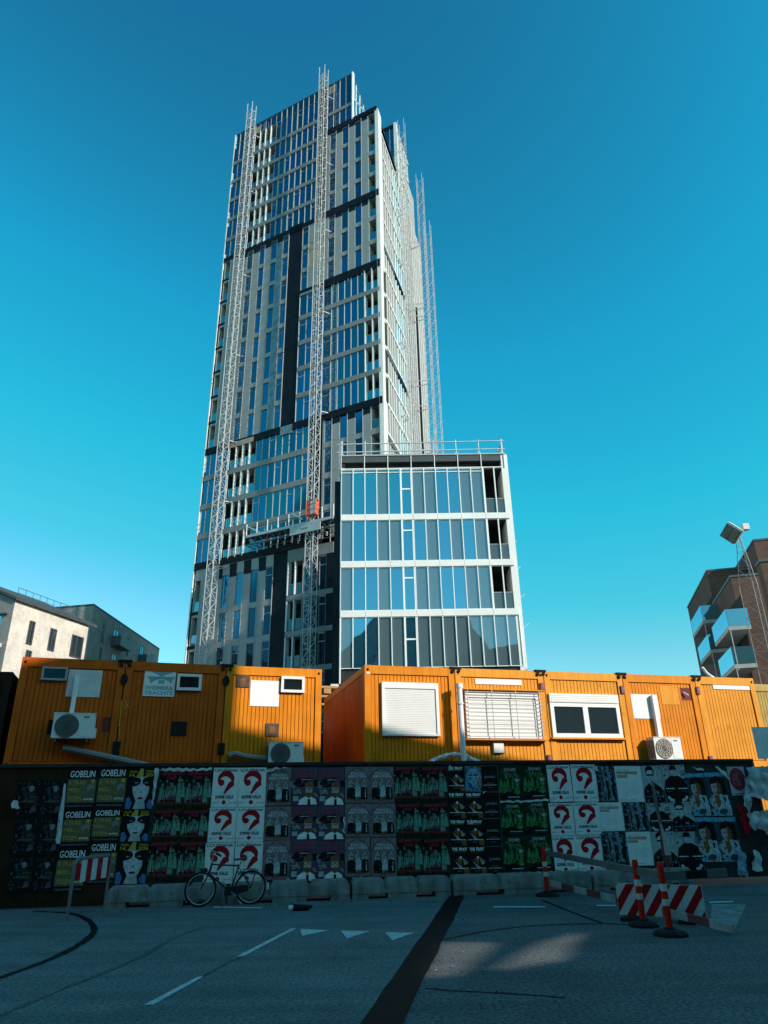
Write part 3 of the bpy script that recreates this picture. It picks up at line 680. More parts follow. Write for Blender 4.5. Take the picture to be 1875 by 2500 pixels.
for ch in [cage]: ch.scale = (.62, .62, .62)

# ================================================================== low glass block
BB = atdist(1050, 1499, 44.0); BB.z = 0
bv = Vector((math.cos(rad(.5)), math.sin(rad(.5))))
block = thing('glass_block', 'low four storey blue glass block with white floor bands in front of the tower', 'building', BB, rad(.5))
BW0, BW1, BD = -5.86, 5.80, 11.5
b = MB(); b.box(BW0 + .3, 3.9, .35, BD, 0, 24.4, 'dark_room'); b.box(3.9, BW1 - .3, 2.2, BD, 0, 24.4, 'dark_room')
b.box(BW0 - .42, BW0 - .02, .5, 9.0, 0, 23.2, 'dark_wall'); b.box(BW0, BW0 + .3, .06, BD, 9.9, 24.0, 'white_band'); b.box(BW0, BW0 + .3, .07, BD, 24.0, 24.88, 'dark_wall')
b.box(BW1 - .3, BW1 + .16, .0, BD, 0, 24.9, 'white_band'); b.box(BW0, BW1, .1, .34, 0, 9.9, 'dark_wall'); b.box(BW0, BW1, BD, BD + .2, 0, 24.4, 'white_band')
b.box(BW0 - .5, BW0 + .0, -.02, .5, 0, 9.0, 'white_band')
b.build('wall', block)
b = MB(); b.box(BW0 + .05, BW1 - .3, -.02, BD, 24.42, 24.9, 'parapet'); b.box(BW0 - .02, BW1 + .03, -.08, .3, 24.9, 25.0, 'grey_frame'); b.build('roof', block)
pat = ['GBBGBTGGBBGG', 'GBBGGTBGBGBG', 'GBBGBTGGBBGG', 'GBBGGTGGGGGGGG']
lev = [(19.95 + .42, 23.85), (16.57 + .42, 19.95), (13.2 + .42, 16.57), (9.92, 13.2)]
pw = (BW1 - BW0 - .1) / 14
for r_, (z0, z1) in enumerate(lev):
    for i, k in enumerate(pat[r_]):
        x = BW0 + .05 + i * pw; g_ = MB(); gl = 'block_blue' if k == 'B' else 'block_grey'
        if k == 'T': gl = 'block_blue'
        g_.box(x + .03, x + pw - .03, .03, .06, z0 + .03, z1 - .03, gl)
        wo_ = g_.build('window', block); f_ = MB(); t = .10 if k == 'T' else .035
        f_.box(x - .022 if i else x, x + t, -.07, .1, z0, z1, 'white_metal'); f_.box(x + pw - t, x + pw - .022, -.06, .1, z0, z1, 'white_metal')
        f_.box(x + t, x + pw - t, -.03, .09, z0, z0 + .04, 'white_metal'); f_.box(x + t, x + pw - t, -.03, .09, z1 - .05, z1, 'white_metal')
        if k == 'T': zz = z0 + (z1 - z0) * (.55 if r_ in (0, 3) else .74); f_.box(x + t, x + pw - t, -.035, .08, zz - .05, zz + .05, 'white_metal')
        if r_ == 0: f_.box(x + .035, x + pw - .035, -.035, .085, z1 - .28, z1 - .23, 'white_metal')
        f_.build('frame', wo_)
    if len(pat[r_]) < 14:
        x = BW0 + .05 + 12 * pw; q = MB(); q.box(x, x + .12, 0, 2.2, z0, z1, 'soffit'); q.box(x + .12, BW1 - .3, 2.16, 2.19, z0, z1, 'dark_room'); q.box(x + .12, BW1 - .3, .1, 2.16, z0 - .1, z0 + .02, 'soffit'); q.box(x + .12, BW1 - .3, .2, 2.16, z1 - .04, z1 + .02, 'dark_wall')
        bo = q.build('balcony', block)
        q = MB(); q.box(x + .14, BW1 - .32, .05, .07, z0 + .05, z0 + 1.1, 'balustrade_glass'); q.box(x + .12, BW1 - .3, .03, .09, z0 + 1.1, z0 + 1.14, 'grey_frame'); q.build('balustrade', bo)
        q = MB(); q.box(x + pw - .03, x + pw + .04, -.06, .12, z0, z1, 'white_metal'); q.box(x - .02, x + .1, -.07, -.001, z0, z1, 'white_metal'); q.build('mullion', bo)
for z in (19.95, 16.57, 13.2):
    b = MB()
    for i in range(7): b.box(BW0 + .05 + i * 2 * pw + .008, BW0 + .05 + (i + 1) * 2 * pw - .008, -.10, .34, z, z + .42, 'white_band')
    b.build('floor_band', block)
b = MB()
for i in range(8): b.box(BW0 + .03 + i * 2 * pw - .02, BW0 + .03 + i * 2 * pw + .03, -.07, .0, 23.85, 24.9, 'white_metal')
b.box(BW0, BW1 - .3, -.06, .1, 23.86, 23.92, 'white_metal'); b.box(BW0 + .03, BW0 + .12, -.06, .05, 9.0, 13.2, 'white_metal')
for i in range(8): b.box(BW1 + .16, BW1 + .26, .5 + i * 1.4, .58 + i * 1.4, 9.9, 24.6, 'white_metal')
for i in range(6): b.bar((BW1 + .16, 1.0 + i * .4, 12.4 + i * 2.1), (BW1 + .75, 1.0 + i * .4, 12.9 + i * 2.1), .022, 'galv')
b.build('fin', block)
# guard rail on its roof
rail = thing('roof_guard_rail', 'grey scaffold tube guard rail along the roof edge of the glass block', 'guard rail', BB + Vector((0, 0, 25.0)), rad(.5))
b = MB()
for i in range(8): x = BW0 + .1 + i * 1.63; b.bar((x, .2, 0), (x, .2, 1.25), .035, 'galv', 6)
for i in range(4): b.bar((BW1 - .1, .2 + i * 1.6, 0), (BW1 - .1, .2 + i * 1.6, 1.25), .035, 'galv', 6)
for i in range(4): b.bar((BW0 + .0, .2 + i * 1.6, 0), (BW0 + .0, .2 + i * 1.6, 1.25), .035, 'galv', 6)
b.build('post', rail)
b = MB()
for z in (.35, 1.0): b.bar((BW0 - .3, .2, z), (BW1 + .1, .2, z + .12), .05, 'galv', 6); b.bar((BW1 - .1, .2, z), (BW1 - .1, 5, z), .04, 'galv', 6); b.bar((BW0, .2, z), (BW0, 5, z), .04, 'galv', 6)
b.build('rail', rail)
b = MB()
for i in range(8): x = BW0 + .1 + i * 1.63; b.box(x - .14, x + .14, .05, .35, 0.0, .12, 'galv')
b.build('clamp', rail)

# ================================================================== brick houses beyond the site
def bldwin(fr, x0, x1, y0, y1, parent, org, glassm='window_glass', d=0.0, frame='steel_dark'):
    ua, za = fr.uz(x0, y1, 0); ub, zb = fr.uz(x1, y0, 0); u0, u1 = sorted((ua, ub)); z0, z1 = sorted((za, zb))
    lf = Frame((0, 0), fr.v); lf.n = fr.n; o = (fr.O - org).dot(fr.v); sh = fr.O - org
    def B(mb, a, b, d0, d1, c, e, mt):
        q = [fr.p(a, d1, c), fr.p(b, d1, c), fr.p(b, d0, c), fr.p(a, d0, c), fr.p(a, d1, e), fr.p(b, d1, e), fr.p(b, d0, e), fr.p(a, d0, e)]; mb.hexa([p - org for p in q], mt)
    g_ = MB(); B(g_, u0 + .08, u1 - .08, .005, .02, z0 + .08, z1 - .08, glassm); w_ = g_.build('window', parent)
    f_ = MB()
    for a, b, c, e in ((u0, u0 + .08, z0, z1), (u1 - .08, u1, z0, z1), (u0 + .08, u1 - .08, z0, z0 + .08), (u0 + .08, u1 - .08, z1 - .08, z1)): B(f_, a, b, .004, .07, c, e, frame)
    um = u0 + (u1 - u0) * .45; B(f_, um - .03, um + .03, .021, .06, z0 + .08, z1 - .08, frame); f_.build('frame', w_)
    return u0, u1, z0, z1
z1px = lambda x, y: (x / 3.687, 1400 + y / 3.687)
z5px = lambda x, y: (1600 + x / 4.916, 1250 + y / 4.916)
# pale house on the left
K = atdist(38, 1465, 60.0); ZR = K.z; K2 = atz(217, 1527, ZR); K0 = Vector((K.x, K.y, 0))
fr = Frame(K, (K2 - K).xy); Lh = (K2 - K).xy.length
h1 = thing('brick_house', 'pale sunlit brick apartment house at the left edge, dark windows', 'building', K0)
n_ = fr.n; v_ = fr.v
def HB(mb, fr, org, u0, u1, d0, d1, z0, z1, mt):
    q = [fr.p(u0, d1, z0), fr.p(u1, d1, z0), fr.p(u1, d0, z0), fr.p(u0, d0, z0), fr.p(u0, d1, z1), fr.p(u1, d1, z1), fr.p(u1, d0, z1), fr.p(u0, d0, z1)]; mb.hexa([p - org for p in q], mt)
b = MB(); HB(b, fr, K0, 0, Lh, -12, 0, 0, ZR, 'pale_brick'); HB(b, fr, K0, -.02, .0, -12, 0, 0, ZR, 'grey_brick')  # end wall in grey brick, its shade put into the colour
b.poly([fr.p(-.02, 0, ZR) - K0, fr.p(-.02, -12, ZR) - K0, fr.p(-.02, -6, ZR + 2.6) - K0], 'grey_brick'); b.poly([fr.p(Lh, 0, ZR) - K0, fr.p(Lh, -12, ZR) - K0, fr.p(Lh, -6, ZR + 2.6) - K0], 'grey_brick'); b.build('wall', h1)
b = MB()
for s in (0, -12):
    e = .25 if s == 0 else -12.25
    b.hexa([fr.p(-.2, e, ZR - .06) - K0, fr.p(Lh + .8, e, ZR - .06) - K0, fr.p(Lh + .8, -6, ZR + 2.7) - K0, fr.p(-.2, -6, ZR + 2.7) - K0, fr.p(-.2, e, ZR + .16) - K0, fr.p(Lh + .8, e, ZR + .16) - K0, fr.p(Lh + .8, -6, ZR + 2.9) - K0, fr.p(-.2, -6, ZR + 2.9) - K0], 'slate')
b.build('roof', h1)
b = MB()
for i in range(12): b.bar(fr.p(Lh * i / 11, .1, ZR + .1) - K0, fr.p(Lh * i / 11, .1, ZR + 1.0) - K0, .02, 'steel_dark')
b.bar(fr.p(0, .1, ZR + 1.0) - K0, fr.p(Lh, .1, ZR + 1.0) - K0, .025, 'steel_dark'); b.bar(fr.p(0, .1, ZR + .6) - K0, fr.p(Lh, .1, ZR + .6) - K0, .015, 'steel_dark'); b.build('roof_rail', h1)
for x0, x1, y0, y1 in ((228, 318, 438, 632), (420, 512, 508, 688), (618, 752, 580, 742), (195, 285, 700, 900)):
    (xa, ya), (xb, yb) = z1px(x0, y0), z1px(x1, y1); bldwin(fr, xa, xb, ya, yb, h1, K0)
frs = Frame(fr.p(-.02, 0, 0), -fr.n, False); frs.n = -fr.v
for zz in (ZR - 3.4, ZR - 7.0):
    g_ = MB(); q = frs
    for a, b_, c, e, dd_, mt in ((1.0, 3.4, zz, zz + 2.3, .03, 'balcony_glass'), (4.4, 6.4, zz, zz + 2.3, .03, 'window_glass')):
        HB(g_, frs, K0, a, b_, .0, dd_, c, e, mt)
    w_ = g_.build('window', h1); f_ = MB()
    HB(f_, frs, K0, .4, 3.6, .04, .30, zz - .3, zz, 'soffit'); HB(f_, frs, K0, 2.1, 2.2, .03, .08, zz, zz + 2.3, 'steel_dark'); HB(f_, frs, K0, .4, 3.6, .04, .25, zz + 2.3, zz + 2.4, 'steel_dark'); f_.build('frame', w_)
# grey house behind it
K = atdist(229, 1479, 84.0); ZR = K.z; K2 = atz(389, 1587, ZR); Kl = atz(119, 1488, ZR); K0 = Vector((K.x, K.y, 0))
fr = Frame(K, (K2 - K).xy); Lh = (K2 - K).xy.length
h2 = thing('brick_house', 'shaded grey brick apartment house with small balconies behind the pale house', 'building', K0)
fg = Frame(K, (Kl - K).xy, True); Lg = (Kl - K).xy.length
b = MB(); q = [Vector((0, 0, 0)), (K2 - K), (K2 - K) + (Kl - K), (Kl - K)]
for p in q: p.z = 0
b.hexa(q + [p + Vector((0, 0, ZR)) for p in q], 'grey_brick'); b.build('wall', h2)
b = MB(); q2 = [p * 1.003 for p in q]; b.hexa([p + Vector((0, 0, ZR + .004)) for p in q2] + [p + Vector((0, 0, ZR + .25)) for p in q2], 'slate'); b.build('roof', h2)
for x0, x1, y0, y1, gl in ((905, 950, 452, 618, 'balcony_glass'), (1003, 1072, 520, 640, 'balcony_glass'), (1132, 1166, 592, 740, 'balcony_glass'), (1242, 1296, 662, 800, 'balcony_glass'), (1352, 1386, 738, 830, 'balcony_glass'), (882, 920, 668, 800, 'balcony_glass'), (985, 1050, 740, 860, 'window_glass')):
    (xa, ya), (xb, yb) = z1px(x0, y0), z1px(x1, y1); u0, u1, z0, z1 = bldwin(fr, xa, xb, ya, yb, h2, K0, gl)
    if x1 - x0 > 50:
        b = MB(); HB(b, fr, K0, u0 - .3, u1 + 1.6, .08, 1.2, z0 - .15, z0 + .02, 'steel_dark'); HB(b, fr, K0, u0 - .3, u1 + 1.6, 1.15, 1.2, z0 + .02, z0 + 1.0, 'steel_dark'); HB(b, fr, K0, u0 - .3, u0 - .25, .08, 1.14, z0 + .02, z0 + 1.0, 'steel_dark'); b.build('balcony', h2)
# dark red stepped house on the right
K = atdist(1726, 1395.5, 66.0); ZR = K.z; KA = atz(1679, 1485, ZR); K2 = atdist(1784, 1409.7, 58.0); ZK2 = K2.z; K0 = Vector((K.x, K.y, 0))
v1 = (KA - K).xy.normalized(); L1 = (KA - K).xy.length
v2 = Vector((v1.y, -v1.x))
h3 = thing('brick_house', 'dark red brick stepped apartment house with glass balconies at the right edge', 'building', K0)
fd1 = Frame(K, v1, True); fd2 = Frame(K2, v1, True)
def vol(org, a0, a1, b0, b1, zt, mt):
    P = lambda a, b_, z: Vector((org.x - K0.x, org.y - K0.y, 0)) + Vector((*(v1 * a + v2 * b_), z))
    q = [P(a0, b0, 0), P(a1, b0, 0), P(a1, b1, 0), P(a0, b1, 0)]; return q, zt, mt
b = MB()
kd = (K2 - K).xy; step = -kd.dot(v1)
for org, a0, a1, b0, b1, zt in ((K, 0, L1, 0, 16, ZR), (K2, 0, step - .01, 0, 14, ZK2)):
    q, zt, mt = vol(org, a0, a1, b0, b1, zt, 'red_brick'); b.hexa(q + [p + Vector((0, 0, zt)) for p in q], mt)
K3 = atdist(1840, 1321, 64.0); Z3 = K3.z
q, _, _ = vol(K3, 0, 14, 0, 12, Z3, 'red_brick'); b.hexa(q + [p + Vector((0, 0, Z3)) for p in q], 'red_brick')
K4 = atdist(1856, 1372, 46.0)
q, _, _ = vol(K4, 0, 1.0, 0, 10, K4.z, 'red_brick'); b.hexa(q + [p + Vector((0, 0, K4.z)) for p in q], 'red_brick')
b.build('wall', h3)
b = MB()
for org, a0, a1, b0, b1, zt in ((K, -.06, L1 + .06, -.06, 16, ZR), (K2, -.06, step - .08, -.06, 14, ZK2), (K3, -.06, 14, -.06, 12, Z3), (K4, -.06, 1.0, -.06, 10, K4.z)):
    q, zt, mt = vol(org, a0, a1, b0, b1, zt, 'steel_dark'); b.hexa([p + Vector((0, 0, zt + .004)) for p in q] + [p + Vector((0, 0, zt + .16)) for p in q], 'steel_dark')
b.build('roof', h3)
def balc(fr, tl, tr, bl, br, parent, org, d=1.5):
    u0, z0 = fr.uz(*z5px(*br), d); u1, z1 = fr.uz(*z5px(*bl), d); ua, zt = fr.uz(*z5px(*tr), d)
    zb = (z0 + z1) / 2; u0, u1 = sorted((u0, u1)); zt = max(zt, zb + 1.1)
    b = MB(); HB(b, fr, org, u0, u1, .01, d, zb - .28, zb, 'soffit'); bo = b.build('balcony', parent)
    g_ = MB(); HB(g_, fr, org, u0, u1, d - .05, d, zb + .01, zb + 1.25, 'balcony_glass'); HB(g_, fr, org, u0, u0 + .05, .02, d - .06, zb + .01, zb + 1.25, 'balcony_glass'); g_.build('balustrade', bo)
    g_ = MB(); HB(g_, fr, org, u0 + .8, u1 - .3, .005, .02, zb + .02, zb + 2.5, 'dark_room'); g_.build('balcony_door', bo)
    g_ = MB(); HB(g_, fr, org, u0 + .02, u0 + .08, d - .12, d - .07, zb - 3.1, zb - .29, 'galv'); g_.build('post', bo)
for f_, a in ((fd1, ((430, 1350), (560, 1180), (455, 1475), (570, 1300))), (fd2, ((690, 1440), (845, 1245), (715, 1580), (875, 1370))), (fd1, ((515, 1690), (640, 1520), (540, 1800), (660, 1650))), (fd2, ((750, 1860), (930, 1690), (790, 1975), (950, 1835)))):
    balc(f_, *a, h3, K0)
for dz in (-7.4, -10.5):
    for f_ in (fd1, fd2):
        pass
fl3 = Frame(K2 , v2); b = MB(); HB(b, fl3, K0, 5.0, 9.6, .02, 1.6, ZK2 - 9.6, ZK2 - 9.3, 'soffit'); bo = b.build('balcony', h3)
g_ = MB(); HB(g_, fl3, K0, 5.0, 9.6, 1.55, 1.6, ZK2 - 9.29, ZK2 - 8.05, 'balcony_glass'); HB(g_, fl3, K0, 5.0, 5.05, .02, 1.54, ZK2 - 9.29, ZK2 - 8.05, 'balcony_glass'); g_.build('balustrade', bo)
g_ = MB(); HB(g_, fl3, K0, 5.6, 8.6, .004, .018, ZK2 - 9.2, ZK2 - 6.6, 'dark_room'); g_.build('balcony_door', bo)
# floodlight mast
fm = atdist(1803, 1311, 42.0); fl = thing('floodlight_mast', 'slim lattice mast with square floodlight panel before the dark red house', 'floodlight', (fm.x, fm.y, 0))
lf = Frame((0, 0), Vector((.9, -.4))); b = MB(); r0, r1 = .55, .12; zt = fm.z
N = 17
for k in range(N):
    za, zb = zt * k / N, zt * (k + 1) / N; ra = r0 if k < N - 3 else r0 + (r1 - r0) * (k - N + 3) / 3; rb = r0 if k + 1 < N - 3 else r0 + (r1 - r0) * (k + 1 - N + 3) / 3
    ca = [Vector((math.cos(t) * ra, math.sin(t) * ra, za)) for t in (.3, 2.4, 4.5)]; cb = [Vector((math.cos(t) * rb, math.sin(t) * rb, zb)) for t in (.3, 2.4, 4.5)]
    for i in range(3): b.bar(ca[i], cb[i], .022, 'post_grey'); b.bar(ca[i], cb[(i + 1) % 3] if k % 2 else cb[i - 1], .010, 'post_grey'); b.bar(ca[i], ca[(i + 1) % 3], .010, 'post_grey')
b.build('lattice', fl)
pc = atdist(1782, 1303, 41.4) - Vector((fm.x, fm.y, 0)); qn = Vector((-.78, -.50, -.36)).normalized(); qx = Vector((.62, -.25, -.62)); qx = (qx - qn * qx.dot(qn)).normalized(); qy = qx.cross(qn).normalized()
b = MB(); s = .43
def fq(a, c, d): return pc + qx * a + qy * c + qn * d
b.hexa([fq(-s, -s, 0), fq(s, -s, 0), fq(s, s, 0), fq(-s, s, 0), fq(-s, -s, -.22), fq(s, -s, -.22), fq(s, s, -.22), fq(-s, s, -.22)], 'steel_dark')
b.hexa([fq(-s - .03, -s - .03, -.24), fq(s + .03, -s - .03, -.24), fq(s + .03, s + .03, -.24), fq(-s - .03, s + .03, -.24), fq(-s - .03, -s - .03, -.30), fq(s + .03, -s - .03, -.30), fq(s + .03, s + .03, -.30), fq(-s - .03, s + .03, -.30)], 'white_metal')
for i in range(2):
    for j in range(5): b.hexa([fq(-s + .04 + i * .41, -s + .04 + j * .16, .004), fq(-s + .41 + i * .41, -s + .04 + j * .16, .004), fq(-s + .41 + i * .41, -s + .18 + j * .16, .004), fq(-s + .04 + i * .41, -s + .18 + j * .16, .004), fq(-s + .04 + i * .41, -s + .04 + j * .16, .02), fq(-s + .41 + i * .41, -s + .04 + j * .16, .02), fq(-s + .41 + i * .41, -s + .18 + j * .16, .02), fq(-s + .04 + i * .41, -s + .18 + j * .16, .02)], 'lamp_face')
b.build('lamp_head', fl)
b = MB(); b.bar((0, 0, zt), fq(0, 0, -.22), .05, 'post_grey', 6); b.bar((0, 0, zt), (.45, -.1, zt + .45), .04, 'post_grey', 6); b.box(.3, .65, -.2, .1, zt + .4, zt + .75, 'galv'); b.build('bracket', fl)

# ================================================================== houses behind the camera (they shade the street and show in the glass)
ER = Vector((math.sin(rad(SUN_AZ)), math.cos(rad(SUN_AZ)))); EQ = Vector((-ER.y, ER.x))
def QR(q, r, z): return Vector((*(EQ * q + ER * r), z))
QA, HA, RA = 13.25, 21.0, 14.0
t = thing('brick_house', 'tall brick apartment house behind the viewpoint, out of frame, shading the street', 'building', QR(0, 19, 0)); o_ = QR(0, 19, 0)
b = MB()
def qbox(mb, q0, q1, r0, r1, z0, z1, mt): mb.hexa([QR(q0, r0, z0) - o_, QR(q1, r0, z0) - o_, QR(q1, r1, z0) - o_, QR(q0, r1, z0) - o_, QR(q0, r0, z1) - o_, QR(q1, r0, z1) - o_, QR(q1, r1, z1) - o_, QR(q0, r1, z1) - o_], mt)
qbox(b, -16, 6.6, RA, RA + 9, 0, HA, 'red_brick')
TE = math.tan(rad(SUN_EL))
def to_wall(px):                                          # where the sun passes the added thin wall on its way to a spot on the road
    P = atz(*px, 0).xy; q, r = P.dot(EQ), P.dot(ER); return q, (RA - r) * TE
holes = [[to_wall(p_) for p_ in h] for h in (((1015, 2390), (1068, 2300), (1212, 2300), (1120, 2378)), ((1182, 2374), (1312, 2300), (1425, 2272), (1372, 2344)))]
HQ0 = min(q for h in holes for q, z in h); HQ1 = max(q for h in holes for q, z in h); HZ0 = min(z for h in holes for q, z in h) - .05; HZ1 = max(z for h in holes for q, z in h) + .05
def zspan(h, q):
    zs = []
    for (qa, za), (qb, zb) in zip(h, h[1:] + h[:1]):
        if (qa - q) * (qb - q) <= 0 and abs(qa - qb) > 1e-6: zs.append(za + (zb - za) * (q - qa) / (qb - qa))
    return (min(zs), max(zs)) if len(zs) >= 2 else None
qbox(b, 6.6, QA, RA, RA + .06, 0, HZ0, 'red_brick'); qbox(b, 6.6, QA, RA, RA + .06, HZ1, HA, 'red_brick'); qbox(b, min(6.6, HQ0 - .3), HQ0, RA, RA + .06, HZ0, HZ1, 'red_brick'); qbox(b, HQ1, QA, RA, RA + .06, HZ0, HZ1, 'red_brick')  # unseen thin wall, holes shaped to throw the sun patches on the road
for i in range(40):
    qa, qb = HQ0 + (HQ1 - HQ0) * i / 40, HQ0 + (HQ1 - HQ0) * (i + 1) / 40; z = HZ0
    for s_ in sorted(x for x in (zspan(h, (qa + qb) / 2) for h in holes) if x):
        if s_[0] > z: qbox(b, qa, qb, RA, RA + .06, z, s_[0], 'red_brick')
        z = max(z, s_[1])
    if z < HZ1: qbox(b, qa, qb, RA, RA + .06, z, HZ1, 'red_brick')
b.build('wall', t); b = MB(); qbox(b, -16.3, 6.7, RA - .2, RA + 9.2, HA, HA + .3, 'slate'); b.build('roof', t)
b = MB()
for k in range(6):
    for j in range(7): qbox(b, -14.5 + j * 3, -13.2 + j * 3, RA - .07, RA - .01, 2 + k * 2.9, 3.7 + k * 2.9, 'window_glass')
b.build('window', t)
RB = 13.0
t = thing('brick_house', 'gabled house behind the viewpoint, out of frame, beside the tall brick one', 'building', QR(20, 18, 0)); o_ = QR(20, 18, 0)
b = MB(); GH = lambda q: 18.0 - .68 * (q - 12.2)
prof = [(13.0, 0), (26, 0), (26, GH(26)), (13.0, GH(13.0))]
b.hexa([QR(q, RB, z) - o_ for q, z in prof] + [QR(q, RB + 9, z) - o_ for q, z in prof], 'stucco'); qbox(b, 26, 36, RB, RB + 9, 0, GH(26), 'stucco'); b.build('wall', t)
b = MB(); b.hexa([QR(13.0, RB - .1, GH(13.0) + .01) - o_, QR(26.2, RB - .1, GH(26.2) + .01) - o_, QR(26.2, RB + 9.1, GH(26.2) + .01) - o_, QR(13.0, RB + 9.1, GH(13.0) + .01) - o_, QR(13.0, RB - .1, GH(13.0) + .16) - o_, QR(26.2, RB - .1, GH(26.2) + .16) - o_, QR(26.2, RB + 9.1, GH(26.2) + .16) - o_, QR(13.0, RB + 9.1, GH(13.0) + .16) - o_], 'slate'); qbox(b, 26.3, 36.1, RB - .1, RB + 9.1, GH(26) + .01, GH(26) + .2, 'slate'); b.build('roof', t)
t = thing('brick_house', 'gabled grey house across the street behind the viewpoint, mirrored in the glass block', 'building', (6, -34, 0))
b = MB(); b.hexa([(-17, -5, 0), (13, -5, 0), (13, 4, 0), (-17, 4, 0), (-17, -5, 21), (13, -5, 26), (13, 4, 26), (-17, 4, 21)], 'grey_brick')
b.poly([(-17, 4, 21), (13, 4, 26), (8.5, 4, 33.5), (-6.5, 4, 33)], 'grey_brick'); b.poly([(-17, -5, 21), (13, -5, 26), (8.5, -5, 33.5), (-6.5, -5, 33)], 'grey_brick'); b.build('wall', t)
b = MB(); b.poly([(-17.2, 4.2, 20.9), (-17.2, -5.2, 20.9), (-6.5, -5.2, 33.1), (-6.5, 4.2, 33.1)], 'slate'); b.poly([(13.2, 4.2, 25.9), (13.2, -5.2, 25.9), (8.5, -5.2, 33.6), (8.5, 4.2, 33.6)], 'slate'); b.poly([(-6.5, 4.2, 33.1), (8.5, 4.2, 33.6), (8.5, -5.2, 33.6), (-6.5, -5.2, 33.1)], 'slate'); b.build('roof', t)
for i in range(4):
    b = MB(); b.box(-7 + i * 4, -5.5 + i * 4, 4.0, 4.03, 24, 26.5, 'window_glass'); b.build('window', t)

t = thing('brick_house', 'long brick house left of the viewpoint, out of frame, narrowing the street', 'building', (-30, -8, 0))  # unseen block, added to cut sky light over the street
b = MB(); b.box(-8, 8, -26, 18, 0, 26, 'red_brick'); b.build('wall', t); b = MB(); b.box(-8.3, 8.3, -26.3, 18.3, 26, 26.4, 'slate'); b.build('roof', t)
for k in range(7):
    for j in range(9): b = MB(); b.box(8.0, 8.04, -23 + j * 4.5, -21 + j * 4.5, 2 + k * 3.2, 4 + k * 3.2, 'window_glass'); b.build('window', t)

# ================================================================== orange site containers
CA = atz(54, 1603, 5.3); CB_ = atz(783, 1634, 5.3); FCL = Frame(CA, (CB_ - CA).xy)
CC = atz(889, 1623, 5.3); CD = atz(1838, 1656, 5.3); FCR = Frame(CC, (CD - CC).xy)
ZB, CH = 2.68, 2.62
def container(fr, u0, u1, mt, label, zb=ZB, depth=6.06, plain=False, side='orange_side_shaded'):
    w_ = u1 - u0 - .03; t = thing('site_container', label, 'container', fr.p(u0 + .015, 0, zb), fr.ang(), 'orange site containers in a row')
    b = MB()
    b.box(0, .17, 0, .17, .0, CH, mt); b.box(w_ - .17, w_, 0, .17, 0, CH, mt); b.box(.17, w_ - .17, .004, .16, CH - .23, CH - .003, mt); b.box(.17, w_ - .17, .004, .16, .003, .17, mt)
    for x in (0, w_ - .17): b.box(x, x + .17, depth - .17, depth, 0, CH, mt)
    for x in (.004, w_ - .164): b.box(x, x + .16, .17, depth - .17, CH - .19, CH - .004, mt); b.box(x, x + .16, .17, depth - .17, .004, .17, mt)
    b.build('frame', t)
    b = MB(); b.box(.17, w_ - .17, .062, .1, .17, CH - .23, mt)
    n = max(1, int((w_ - .36) / .105)); s = (w_ - .36) / n
    for i in range(n): b.box(.18 + i * s + .009, .18 + (i + 1) * s - .009, .038, .06, .19, CH - .25, mt)
    b.build('wall', t)
    b = MB(); b.box(.03, .05, .17, depth - .17, .17, CH - .19, side); b.box(w_ - .05, w_ - .03, .17, depth - .17, .17, CH - .19, side); b.box(.17, w_ - .17, depth - .1, depth - .06, .0, CH - .1, side)
    for i in range(24): b.box(.022, .03, .25 + i * .235, .40 + i * .235, .19, CH - .21, side)
    b.build('side_wall', t)
    b = MB(); b.box(.16, w_ - .16, .16, depth - .16, CH - .12, CH - .06, 'grey_frame'); b.build('roof', t)
    for x, z in ((.085, CH - .12), (w_ - .085, CH - .12), (.085, .1), (w_ - .085, .1)):
        b = MB(); b.lathe((0, 0, 0), [(.03, 0), (.03, .012)], 'rubber', 10); b.v = [(x + p[0], -p[2] * .8 - .001, z + p[1] * 1.35) for p in b.v]; b.build('corner_hole', t)
    t['_w'] = w_
    return t, fr, u0 + .015, zb, w_
def loc(c, x, y, d=0.0):
    t, fr, u0, zb, w_ = c; u, z = fr.uz(x, y, d); return u - u0, z - zb
def rect(c, x0, y0, x1, y1):
    ym = (y0 + y1) / 2; xm = (x0 + x1) / 2
    return loc(c, x0, ym)[0], loc(c, x1, ym)[0], loc(c, xm, y1)[1], loc(c, xm, y0)[1]
def on(c, name, label, cat, mb, group=None):
    """a thing fixed to the front of a container: mesh in the container's local frame, origin at its lower corner"""
    t, fr, u0, zb, w_ = c
    x0 = min(p[0] for p in mb.v); z0 = min(p[2] for p in mb.v); mb.v = [(p[0] - x0, p[1], p[2] - z0) for p in mb.v]
    o = mb.build(name, None, loc=fr.p(u0 + x0, 0, zb + z0), rotz=fr.ang(), label=label, category=cat)
    if group: o['group'] = group
    return o
def uzs(fr, pts): return [fr.uz(x, y)[0] for x, y in pts]
ul = uzs(FCL, [(54, 1603), (300, 1617), (552, 1625), (783, 1634)])
ur = uzs(FCR, [(889, 1623), (1112, 1636), (1325, 1648), (1522, 1651), (1700, 1654), (1842, 1656)])
C1 = container(FCL, 0, ul[1] + .09, 'orange_shaded', 'red orange container at the left end, shaded, small dark window and long white pipe')
C2 = container(FCL, ul[1] + .09, ul[2] + .02, 'orange_shaded', 'shaded orange container with white company sign bearing a teal emblem')
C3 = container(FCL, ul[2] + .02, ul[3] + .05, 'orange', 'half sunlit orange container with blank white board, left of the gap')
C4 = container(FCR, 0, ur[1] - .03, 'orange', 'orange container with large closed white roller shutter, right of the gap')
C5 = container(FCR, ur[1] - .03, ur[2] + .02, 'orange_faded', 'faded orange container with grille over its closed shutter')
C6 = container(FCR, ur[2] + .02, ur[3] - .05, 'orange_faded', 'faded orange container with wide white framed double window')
C7 = container(FCR, ur[3] - .05, ur[4] - .08, 'orange', 'patched orange container with white trunking over its air conditioner')
